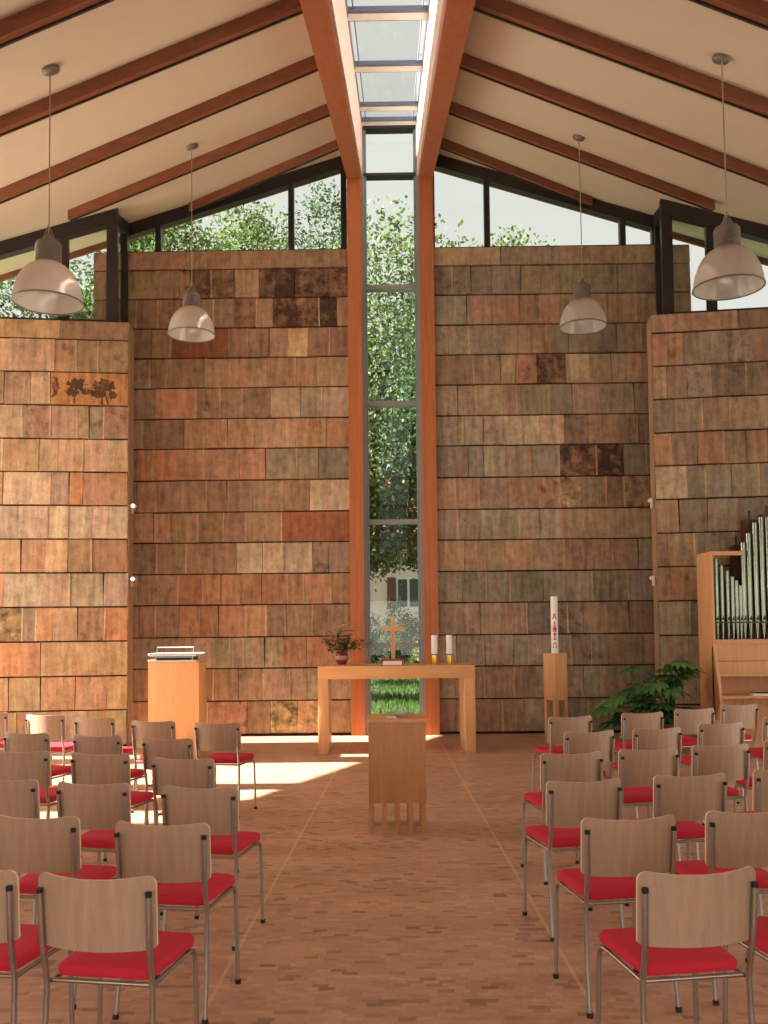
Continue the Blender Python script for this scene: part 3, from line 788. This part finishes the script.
mb.tube([(-w, .05, LZ+.06), (w, .05, LZ+.06)], .006, 6); mb.build('book_rest', M['silver'], le)

# ------------------------------------------------------------------ paschal candle
st = empty('candle_stand', (2.25, 12.7, 0), R(33), label='tall square wooden stand holding the big white candle', cat='candle stand')
q = .115; TZ = 1.27
mb = MB()
mb.box((-q, -q, .62), (q, -q+.03, TZ)); mb.box((-q, q-.03, .62), (q, q, TZ)); mb.box((-q, -q+.03, .62), (-q+.03, q-.03, TZ)); mb.box((q-.03, -q+.03, .62), (q, q-.03, TZ))
mb.box((-q+.03, -q+.03, 1.12), (q-.03, q-.03, 1.18)); mb.build('box', M['organ_wood'], st)
mb = MB(); mb.box((-q, -q, 0), (q, q, .03)); mb.build('foot', M['organ_wood'], st)
for sx in (-1, 1):
    for sy in (-1, 1):
        mb = MB(); mb.box((sx*.09-.025, sy*.09-.025, .03), (sx*.09+.025, sy*.09+.025, .622)); mb.build('leg', M['organ_wood'], st)
mb = MB(); mb.box((-.03, -.03, .03), (.03, .03, 1.12)); mb.build('post', M['organ_wood'], st)
pc = empty('paschal_candle', (2.25, 12.7, 1.183), 0, label='big white candle with red letters and cross in the wooden stand', cat='candle')
mb = MB(); mb.lathe([(0, 0), (.05, 0), (.05, .875), (.046, .885), (.012, .875), (0, .875)], n=28); body = mb.build('candle', M['white'], pc)
mb = MB(); mb.tube([(0, 0, .87), (.003, 0, .905)], .003, 6); mb.build('wick', M['rubber'], pc)
def stroke(mb, u0, z0, u1, z1, w=.013):   # flat stroke laid on the candle's round face
    n = 5; rr = .0508; d = V((u1-u0, z1-z0)); d.normalize(); nx, nz = -d.y*w/2, d.x*w/2
    ang = lambda u: u/.05-pi/2-.16
    prev = None
    for i in range(n+1):
        f = i/n; u, z = u0+(u1-u0)*f, z0+(z1-z0)*f
        pr = [V((rr*cos(ang(u+s*nx)), rr*sin(ang(u+s*nx)), z+s*nz)) for s in (-1, 1)]
        if prev: mb.face([prev[0], pr[0], pr[1], prev[1]])
        prev = pr
mb = MB()
zc = .60                                     # alpha
for sg in ((-.026, zc-.04, 0, zc+.045), (.026, zc-.04, 0, zc+.045), (-.016, zc-.008, .016, zc-.008)): stroke(mb, *sg)
mb.build('alpha_letter', M['red_ink'], body, fix=False)
mb = MB(); zc = .395                          # cross
stroke(mb, 0, zc-.12, 0, zc+.13, .02); stroke(mb, -.036, zc+.03, .036, zc+.03, .02); stroke(mb, -.03, zc-.04, .03, zc-.04, .016); stroke(mb, -.026, zc+.07, .026, zc-.01, .012); stroke(mb, .026, zc+.07, -.026, zc-.01, .012); stroke(mb, -.02, zc-.115, .02, zc-.115, .014)
mb.build('cross_emblem', M['red_ink'], body, fix=False)
mb = MB(); zc = .20                           # omega
pr = None
for i in range(11):
    a = R(-55+290*i/10); u, z = .024*cos(a), zc+.03*sin(a)
    if pr: stroke(mb, pr[0], pr[1], u, z, .012)
    pr = (u, z)
stroke(mb, -.032, zc-.03, -.010, zc-.03); stroke(mb, .010, zc-.03, .032, zc-.03)
mb.build('omega_letter', M['red_ink'], body, fix=False)

# ------------------------------------------------------------------ organ
OX, OY, OD, OW = 4.20, 11.95, .56, 1.86
og = empty('pipe_organ', (OX, OY, 0), 0, label='small wooden pipe organ before the right stone wall', cat='organ')
zp = lambda y: H+(627-y)*OY/900
mb = MB(); mb.box((0, 0, 0), (.035, OD, 2.62), bev=.004); mb.build('side_panel', M['organ_wood'], og)
mb = MB(); mb.box((OW-.035, 0, 0), (OW, OD, 2.62), bev=.004); mb.build('side_panel', M['organ_wood'], og)
mb = MB(); mb.box((.035, .52, 0), (OW-.035, OD-.005, 1.45)); mb.build('back_panel', M['organ_wood'], og)
mb = MB(); mb.box((.035, 0, 2.565), (.45, .05, 2.62)); mb.box((OW-.45, 0, 2.565), (OW-.035, .05, 2.62)); mb.box((.035, OD-.06, 2.565), (.45, OD-.01, 2.62)); mb.build('top_rail', M['organ_wood'], og)
mb = MB(); mb.box((.035, -.02, 1.39), (OW-.035, OD-.05, 1.45), bev=.004); mb.build('pipe_board', M['organ_wood'], og)
mb = MB(); mb.box((.035, .0, 1.17), (OW-.035, .03, 1.39)); mb.build('upper_panel', M['organ_wood'], og)
mb = MB(); mb.box((.035, -.012, 1.0), (OW-.035, .03, 1.163), bev=.003); mb.build('music_desk', M['organ_wood'], og)
mb = MB(); mb.box((.035, .20, .72), (OW-.035, .23, 1.0)); mb.build('recess_panel', M['font_wood'], og)
mb = MB(); mb.box((.035, -.02, .965), (OW-.035, .22, .999)); mb.build('recess_lid', M['organ_wood'], og)
mb = MB(); mb.box((.035, -.16, .68), (OW-.035, .22, .72), bev=.004); mb.build('key_bed', M['organ_wood'], og)
mb = MB(); mb.box((.45, -.14, .72), (1.4, .0, .745)); kb = mb.build('keyboard', M['white'], og)
mb = MB()
for k in range(46):
    if k % 7 in (0, 1, 3, 4, 5): mb.box((.47+k*.02, -.09, .744), (.48+k*.02, 0, .757))
mb.build('black_keys', M['rubber'], kb)
mb = MB(); mb.box((.035, .0, 0), (OW-.035, .03, .68)); mb.build('lower_panel', M['organ_wood'], og)
for x in (.0, OW-.04):
    mb = MB(); mb.prism([V((x, .0, .40)), V((x, -.20, .62)), V((x, -.17, .80)), V((x, .0, 1.36)), V((x, .05, 1.36)), V((x, .05, .40))], (.04, 0, 0)); mb.build('cheek', M['organ_wood'], og)
pp = [(713, 556), (717.7, 562), (723, 568.7), (728.6, 574), (733.6, 580), (737.7, 584), (741.5, 589), (745.2, 546), (750.8, 536.5), (757.4, 525.8), (763.9, 520.4)]
pipes = [((x-(388+6))*OY/900-OX, zp(y), .027 if i < 7 else .034) for i, (x, y) in enumerate(pp)]
cxm = OW/2
pipes = [(cxm-(cxm-.055)*(1-(p[0]-pipes[0][0])/(pipes[-1][0]+.05-pipes[0][0])), p[1], p[2]) if False else p for p in pipes]
off = pipes[0][0]-.07
allp = [(x-off*0, z, r) for x, z, r in pipes]; xm = allp[-1][0]+.0425
allp += [(2*xm-x, z, r) for x, z, r in allp[::-1] if 2*xm-x < OW-.06]
for x, z, r in allp:
    mb = MB(); zf = 1.45; zm = 1.70
    mb.lathe([(.008, zf), (.008, zf+.01), (r*.95, zm-.02), (r, zm), (r, z), (r-.003, z), (r-.003, z-.08), (0, z-.08)], (x, .09, 0), 20); pb = mb.build('pipe', M['tin'], og)
    mb = MB(); mb.box((x-r*.55, .09-r-.001, zm+.005), (x+r*.55, .09-r*.80, zm+.02)); mb.prism([V((x-r*.6, .09-r*1.0, zm+.02)), V((x+r*.6, .09-r*1.0, zm+.02)), V((x, .09-r*1.02, zm+.07))], (0, .004, 0)); mb.build('mouth', M['rubber'], pb)
mb = MB(); mb.box((.035, .05, 1.665), (OW-.035, .066, 1.685)); mb.build('pipe_rack', M['dark_wood'], og)
for xa, xb, zt in ((.40, .52, zp(547)), (.56, .74, zp(521)), (.80, .98, zp(516)), (1.04, 1.2, zp(524))):
    mb = MB(); mb.box((xa, .24, 1.45), (xb, .40, zt)); wp = mb.build('wooden_pipe', M['dark_wood'], og)
    mb = MB(); mb.box(((xa+xb)/2-.012, .31, zt), ((xa+xb)/2+.012, .33, zt+.09)); mb.lathe([(0, 0), (.018, .005), (.022, .02), (.012, .035), (0, .04)], ((xa+xb)/2, .32, zt+.085), 12); mb.build('stopper', M['dark_wood'], wp)
for k in range(5):
    x = .12+k*.055
    mb = MB(); mb.box((x-.02, .26, 1.45), (x+.02, .31, 2.53-.09*k)); mb.build('wooden_pipe', M['dark_wood'], og)
# bench in front of the organ
ob = empty('organ_bench', (OX+1.15, OY-.62, 0), 0, label='light wooden bench standing at the organ keyboard', cat='bench')
mb = MB(); mb.box((-.62, -.16, .64), (.62, .16, .70), bev=.006); mb.build('seat', M['beech_x'], ob)
for s in (-1, 1):
    mb = MB(); mb.box((s*.5-.02, -.14, 0), (s*.5+.02, .14, .642)); mb.build('leg', M['beech'], ob)

# ------------------------------------------------------------------ big-leaved plant
px_, py_ = 3.62, 11.85
pl = empty('potted_philodendron', (px_, py_, 0), 0, label='big dark green plant with deeply split leaves beside the organ', cat='plant')
mb = MB(); mb.lathe([(0, 0), (.15, 0), (.20, .34), (.215, .34), (.215, .38), (.195, .38), (.185, .33), (0, .33)], n=28); mb.build('pot', M['terracotta'], pl)
mb = MB(); mb.lathe([(0, .335), (.186, .335)], n=20); mb.build('soil', M['soil'], pl)
rg = random.Random(21)
def split_leaf(base, tip_dir, size, droop, tone):
    """one palm-shaped leaf with narrow lobes; base is where the stalk joins."""
    mb = MB(); d = tip_dir.normalized(); up = V((0, 0, 1)); sd = d.cross(up)
    if sd.length < .05: sd = V((1, 0, 0))
    sd.normalize(); nrm = sd.cross(d).normalized()
    for k in range(-5, 6):
        f = k/5; an = f*1.75; ln = size*(1-.42*abs(f)**1.4)*rg.uniform(.88, 1.08)
        dr = (d*cos(an)+sd*sin(an)).normalized(); wd = nrm.cross(dr).normalized()*size*.11
        prev = None; NS = 5; org = base+d*size*.10*(1-abs(f))
        for i in range(NS+1):
            t = i/NS; c = org+dr*ln*t-V((0, 0, 1))*droop*ln*t*t+nrm*.015*sin(t*3)
            w = wd*(.35+1.6*t*(1-t)*2 if t < .96 else .05)
            row = (c-w, c+V((0, 0, -.006)), c+w)
            if prev:
                tt = (tone, tone, tone, 1)
                mb.face([prev[0], row[0], row[1], prev[1]], True, 0, tt); mb.face([prev[1], row[1], row[2], prev[2]], True, 0, tt)
            prev = row
    return mb
spots = [(596, 709, -.35), (606, 700, -.15), (612, 722, -.3), (622, 690, .1), (628, 668, .2), (634, 712, -.35), (640, 697, -.3), (647, 684, -.1), (652, 703, -.3), (658, 676, .1), (664, 690, -.2), (668, 706, -.25), (672, 668, .15), (681, 664, .1), (689, 661, 0), (684, 676, -.1), (690, 671, .2), (684, 707, -.15), (645, 716, -.4), (672, 718, -.3), (615, 712, 0), (660, 712, -.1), (636, 682, -.2), (630, 702, -.3), (648, 694, -.35), (656, 690, 0), (642, 708, -.2), (663, 682, .1), (676, 690, .1), (620, 716, -.2)]
for (x, y, dy) in spots:
    c = atY(x, y, py_+dy)
    c = V((c.x-px_, c.y-py_, c.z)); out = V((c.x, c.y*.5-.12, 0)); 
    if out.length < .05: out = V((rg.uniform(-.3, .3), -.3, 0))
    dirn = (out.normalized()+V((0, 0, rg.uniform(-.25, .35)))).normalized(); sz = rg.uniform(.27, .36)
    base = c-dirn*sz*.45
    mb = split_leaf(base, dirn, sz, rg.uniform(.15, .5), rg.random()); lf = mb.build('leaf', M['plant_leaf'], pl, fix=False)
    mb = MB(); mb.tube([(rg.uniform(-.05, .05), rg.uniform(-.05, .05), .33), (base.x*.35, base.y*.35, .33+(base.z-.33)*.7+.05), base], [.010, .008, .005], 6); mb.build('stalk', M['plant_leaf'], lf)

# ------------------------------------------------------------------ pendant lamps
def make_lamp():
    root = empty('pendant_lamp', (0, 0, 0))            # origin at the rim
    mb = MB()
    prof = [(.288, 0), (.284, .02), (.278, .07), (.264, .135), (.240, .20), (.205, .258), (.160, .302), (.118, .328), (.108, .335)]
    inner = [(r-.006, z) for r, z in prof[::-1]]
    mb.lathe(prof+inner+[prof[0]], n=48); mb.build('lamp_shade', M['acrylic'], root)
    mb = MB(); mb.lathe([(.290, -.004), (.294, 0), (.290, .008), (.281, .006), (.281, -.004), (.290, -.004)], n=48); mb.build('rim', M['lamp_grey'], root)
    mb = MB(); mb.lathe([(0, .325), (.112, .325), (.112, .34), (.106, .345), (.106, .50), (.098, .515), (.05, .545), (.03, .575), (.012, .60), (0, .60)], n=32)
    for k in range(5): mb.lathe([(.106, .37+k*.025), (.109, .373+k*.025), (.106, .378+k*.025)], n=32)
    mb.build('housing', M['lamp_grey'], root)
    mb = MB(); mb.lathe([(0, .33), (.03, .33), (.035, .27), (.045, .2), (.03, .16), (0, .155)], n=16); mb.build('bulb', M['white'], root)
    return root
lamp0 = make_lamp()
ldat = [(-1, 2.62, 7.43, (14+82)/2, 303, 'pendant lamp on the left hanging nearest, before the front left window', 68),
        (-1, 2.40, 10.93, 191.5, 335, 'pendant lamp on the left hanging farther back, before the orange stone wall', 49),
        (1, 2.36, 10.93, 583, 327, 'pendant lamp on the right hanging farther back, before the brown stone wall', 48),
        (1, 2.72, 7.48, 728.5, 288, 'pendant lamp on the right hanging nearest, before the front right window', 65)]
lamps = [lamp0]+[copy_tree(lamp0) for _ in range(3)]
for i, (s, x, y, px, py, lab, wpx) in enumerate(ldat):
    rim = atY(px, py, y); lm = lamps[i]
    lm.location = rim; tag(lm, lab, 'lamp', 'pendant lamps')
    zr = roof_z(rim.x, y)-rim.z
    mb = MB(); mb.tube([(0, 0, .59), (.004, 0, .75), (0, 0, zr-.02)], .006, 6)
    for a in (0, 2.09, 4.19): mb.tube([(.07*cos(a), .07*sin(a), .52), (.03*cos(a), .03*sin(a), .60), (0, 0, .68)], .003, 5)
    mb.build('cable', M['cable'], lm)
    mb = MB(); M4 = Matrix.Translation((0, 0, zr)) @ Matrix.Rotation(math.atan(SL), 4, 'X') @ Matrix.Rotation(math.atan(PT)*s, 4, 'Y')
    mb.lathe([(0, .0), (.075, 0), (.075, -.03), (.066, -.042), (0, -.05)], n=24, M4=M4); mb.build('ceiling_rose', M['lamp_grey'], lm)

# small spot lamps on the free wall ends
for (px, py, s, on, lab) in ((133.5, 506, -1, 1, 'small lit spot lamp, upper of the two at the left wall end'), (133, 579, -1, 1, 'small lit spot lamp, lower of the two at the left wall end'),
                      (650.5, 500, 1, 0, 'small pale spot lamp, upper of the two at the right wall end'), (652.5, 578, 1, 0, 'small pale spot lamp, lower of the two at the right wall end')):
    p = atY(px, py, 12.88); sx = -1 if s > 0 else 1
    xw = -3.785 if s < 0 else 3.73
    e = empty('spot_lamp', (xw, 12.90, p.z), label=lab, cat='wall lamp', group='spot lamps at the wall ends')
    mb = MB(); mb.box((min(0, sx*.03), -.03, -.11), (max(0, sx*.03), .03, -.02)); mb.build('bracket', M['organ_wood'] if on else M['plaster'], e)
    mb = MB(); M4 = Matrix.Translation((sx*.036, 0, 0)) @ Matrix.Rotation(R(90), 4, 'X'); mb.lathe([(0, -.06), (.022, -.06), (.030, -.03), (.031, .05), (.028, .055), (0, .05)], n=16, M4=M4); hd = mb.build('head', M['plaster'], e)
    mb = MB(); mb.lathe([(0, .057), (.029, .0565)], n=16, M4=M4); mb.build('lens', M['lit'] if on else M['plaster'], hd)

# ------------------------------------------------------------------ outside
mb = MB(); mb.box((-60, YB+.36, -.5), (60, 90, -.06)); mb.box((9, -10, -.5), (60, YB+.36, -.06))
mt_ = MB(); mt_.box((-60, -10, -.5), (-9, YB+.36, -.06)); mt_.box((-60, YB+.37, -.5), (-4.3, 18.5, -.05)); tag(mt_.build('ground_bounce_left', M['bounce_ground']), 'pale ground outside on the left, added for bounced light', 'bounce_ground', kind='structure')  # unseen pale ground, added to bounce cream light onto the left soffit
tag(mb.build('ground_outside', M['lawn']), 'green lawn outside the tall window', 'lawn', kind='structure')
mb = MB(); L = mb.lay(); rg = random.Random(3)
for k in range(17000):
    y = 14.5+rg.random()**1.2*14.8; x = rg.uniform(-.12, .12)*y+rg.uniform(-.2, .2); h = rg.uniform(.05, .17); a = rg.uniform(0, 6.28); w = .0008*y;
    if math.hypot(x+1.0, y-27) < .7 or math.hypot(x-1.5, y-23.2) < .5: continue
    t = rg.random()
    dx, dy = cos(a)*w, sin(a)*w; l = rg.uniform(-.05, .05)
    mb.face([V((x-dx, y-dy, -.07)), V((x+dx, y+dy, -.07)), V((x+l, y+l*.5, h-.06))], False, 0, (t, t, t, 1))
tag(mb.build('grass', M['grass'], fix=False), 'long green grass on the lawn behind the tall window', 'grass', kind='stuff')
def tree(x, y, blobs, nleaf, size, mat, label, seed, trunk=.22, name='tree'):
    rg = random.Random(seed); root = empty(name, (x, y, -.06), label=label, cat='tree' if name == 'tree' else 'shrub', group='trees in the garden' if name == 'tree' else 'shrubs on the lawn')
    pts = []; vol = [bx[3]*bx[4]*bx[5] for bx in blobs]; tot = sum(v**.75 for v in vol)
    for (cx, cy, cz, rx, ry, rz), v in zip(blobs, vol):
        n = int(nleaf*v**.75/tot)
        cl = [V((rg.gauss(0, 1), rg.gauss(0, 1), rg.gauss(0, 1))).normalized()*rg.uniform(.55, 1.0) for _ in range(max(8, n//45))]
        for i in range(n):
            c = rg.choice(cl); q = c+V((rg.gauss(0, .14), rg.gauss(0, .14), rg.gauss(0, .11)))
            pts.append(V((cx+q.x*rx, cy+q.y*ry, cz+q.z*rz)))
    mb = MB(); leafcloud(mb, pts, size, rg=rg, up=.6); mb.build('crown', mat, root, fix=False)
    mb = MB(); top = max(b_[2] for b_ in blobs)
    b0 = blobs[0]
    mb.tube([(0, 0, 0), (.1, 0, top*.3), (b0[0]*.3, b0[1]*.3, top*.6), (b0[0]*.6, b0[1]*.6, top*.95)], [trunk, trunk*.75, trunk*.5, trunk*.15], 8)
    for bq in blobs: mb.tube([(.05, 0, top*.3), (bq[0]*.6, bq[1]*.6, bq[2]*.8), (bq[0], bq[1], bq[2])], [trunk*.45, trunk*.3, trunk*.1], 6)
    mb.build('trunk', M['bark'], root); return root
LF, LD = M['leaf'], M['leaf_dark']
tree(-1.0, 27, [(1.2, 0, 11.0, 2.5, 1.7, 3.4), (.9, 0, 7.4, 2.6, 1.7, 3.2), (.4, 0, 5.0, 2.4, 1.6, 1.9), (2.2, 0, 8.4, 1.9, 1.6, 2.8), (.7, 0, 4.7, 1.5, 1.3, 1.25), (1.9, 0, 5.2, 1.1, 1.2, 1.6)], 36000, .17, LF, 'full green tree right behind the tall window', 1)
tree(4.0, 31, [(.4, 0, 13.0, 2.0, 1.6, 2.3), (-.9, 0, 10.8, 1.9, 1.6, 3), (.6, 0, 9, 2.4, 1.6, 3)], 17000, .18, LF, 'green tree behind the window right of the tall one', 2)
tree(-3.2, 35.5, [(.3, 0, 16.2, 2.0, 1.6, 3.4), (.4, 0, 11.5, 2.4, 1.7, 3.6)], 10000, .18, LD, 'loose tall tree just left of the tall window', 3)
tree(-5.6, 31, [(.3, 0, 13.8, 2.0, 1.7, 3.2), (.2, 0, 10, 2.4, 1.7, 3.4)], 12000, .18, LF, 'bright tree seen over the orange stone wall', 4)
tree(-10.2, 35.5, [(.4, 0, 14.8, 2.6, 1.7, 3.4), (0, 0, 11, 2.8, 1.7, 3.6)], 20000, .19, LD, 'darker tree behind the outer left part of the garden', 5)
tree(-8.6, 27, [(0, 0, 10.4, 2.1, 1.6, 2.4), (0, 0, 7.4, 2.2, 1.6, 2.8)], 14000, .17, LF, 'broad tree by the corner of the two left windows', 10)
tree(-9.2, 21.5, [(.1, 0, 8.6, 2.5, 1.3, 2.5), (0, 0, 5.6, 2.2, 1.3, 2.8)], 17000, .15, LD, 'low dense tree just outside the front left window', 6)
tree(-6.4, 24.4, [(0, 0, 11.6, 1.5, 1.1, 2.3), (0, 0, 8.8, 1.8, 1.1, 2.6)], 14000, .16, LF, 'slim tree near the corner of the left stone wall', 7)
tree(11.5, 31, [(0, 0, 7, 3, 1.7, 2.6), (0, 0, 4.5, 3, 1.7, 2.5)], 6000, .2, LF, 'low tree at the far right of the garden', 8)
tree(1.5, 23.2, [(0, 0, 7.8, 1.5, 1.3, 2.8), (-.1, 0, 6.6, 1.5, 1.2, 1.6)], 12000, .15, LD, 'dark slim tree before the full green tree', 9, .13)
for i, (x, y, r, h, lab) in enumerate(((-1.0, 30.6, .6, 1.5, 'leafy shrub on the lawn left of the altar cross'), (1.05, 30.4, .5, 1.2, 'low leafy shrub on the lawn right of the altar cross'), (.05, 31.6, .62, 2.5, 'tall rose bush behind the altar cross'),
                                       (1.5, 32.4, .5, 2.3, 'dark upright shrub by the right column'), (-1.1, 33.4, .6, 2.2, 'light green shrub before the pale house'), (.75, 34.0, .5, 2.0, 'rounded shrub under the house window'), (-1.9, 32, .6, 1.9, 'broad shrub half hidden by the left column'))):
    tree(x, y, [(0, 0, h*.58, r, r*.8, h*.5)], 2600, .10, M['leaf'] if i == 1 else M['shrub_leaf'], lab, 40+i, .03, 'shrub')
mb = MB(); mb.box((-5, 35.5, -.1), (5, 35.75, 1.45)); mb.box((-5.05, 35.45, 1.45), (5.05, 35.8, 1.53)); tag(mb.build('garden_wall', M['concrete']), 'low pale garden wall behind the shrubs', 'wall')
hs = empty('house', (.4, 39, 0), 0, label='pale pink house seen through the tall window', cat='house')
mb = MB(); mb.box((-7, 0, -.1), (7, 8, 5.6)); mb.build('facade', M['house'], hs)
mb = MB(); mb.prism([V((-7.5, -.5, 5.6)), V((-7.5, 8.5, 5.6)), V((-7.5, 4, 9.0))], (15, 0, 0)); mb.build('roof', M['roof_tile'], hs)
for x in (-5.0, -2.4, .22, 2.8, 5.4):
    mb = MB(); mb.box((x-.52, -.04, 2.45), (x+.52, .02, 3.8)); wf = mb.build('window', M['white'], hs)
    mb = MB()
    for s in (-1, 1): mb.box((x+s*.25-.2, -.05, 2.53), (x+s*.25+.2, -.03, 3.72))
    mb.build('pane', M['pane_dark'], wf)
    mb = MB(); mb.box((x-.92, -.07, 2.45), (x-.54, -.02, 3.8)); mb.box((x+.54, -.07, 2.45), (x+.92, -.02, 3.8)); mb.build('shutter', M['shutter'], hs)
    mb = MB(); mb.box((x-.6, -.12, 2.32), (x+.6, .0, 2.45)); mb.build('window_sill', M['white'], hs)

# ------------------------------------------------------------------ light
w = bpy.data.worlds.new('sky'); scn.world = w; w.use_nodes = True; nt = w.node_tree; nt.nodes.clear(); b = NB(nt)
bg = b.n('ShaderNodeBackground'); ow = b.n('ShaderNodeOutputWorld')
tc = b.n('ShaderNodeTexCoord'); n = b.noise(tc.outputs['Generated'], 2.0, 4)
col = b.mix(b.mr(n, .35, .65, 0, 1), srgb(.875, .885, .865), srgb(.90, .90, .87))
b.l(col, bg.inputs[0]); bg.inputs[1].default_value = 1.08; b.l(bg.outputs[0], ow.inputs[0])
sd = bpy.data.lights.new('sun', 'SUN'); sd.energy = 38; sd.angle = R(.6); sd.color = (1, .95, .87)
so = bpy.data.objects.new('sun', sd); COL.objects.link(so)
so.rotation_euler = V((cos(R(37)), .0, -sin(R(37)))).to_track_quat('-Z', 'Y').to_euler()
def area(name, loc, dirv, sx, sy, power, col=(1, .95, .88)):
    ld = bpy.data.lights.new(name, 'AREA'); ld.shape = 'RECTANGLE'; ld.size = sx; ld.size_y = sy; ld.energy = power; ld.color = col
    lo = bpy.data.objects.new(name, ld); COL.objects.link(lo); lo.location = loc; lo.rotation_euler = V(dirv).to_track_quat('-Z', 'Z').to_euler()
area('fill_rear', (0, -2.5, 1.7), (0, 1, .12), 11, 2.2, 240)  # fill lamp added before the solid rear wall
area('fill_right', (XS-.05, 6.5, 2.6), (-1, 0, 0), 10, 3.2, 310)  # added fill lamp inside the right windows, brightens beyond real daylight
area('fill_left', (-XS+.05, 9.8, 2.9), (1, 0, 0), 4.4, 4.6, 260)  # added fill lamp inside the left windows, on top of sun and sky
area('fill_left_rear', (-XS+.05, 3.5, 1.9), (1, 0, 0), 6, 2.6, 90)  # fill lamp added before the windowless part of the left wall

vs = scn.view_settings; vs.view_transform = 'Standard'; vs.look = 'None'; vs.gamma = 1; vs.exposure = 0; vs.use_curve_mapping = False
scn.cycles.use_denoising = True
scn.cycles.max_bounces = 8; scn.cycles.diffuse_bounces = 5; scn.cycles.transparent_max_bounces = 12
scn.cycles.sample_clamp_indirect = 6
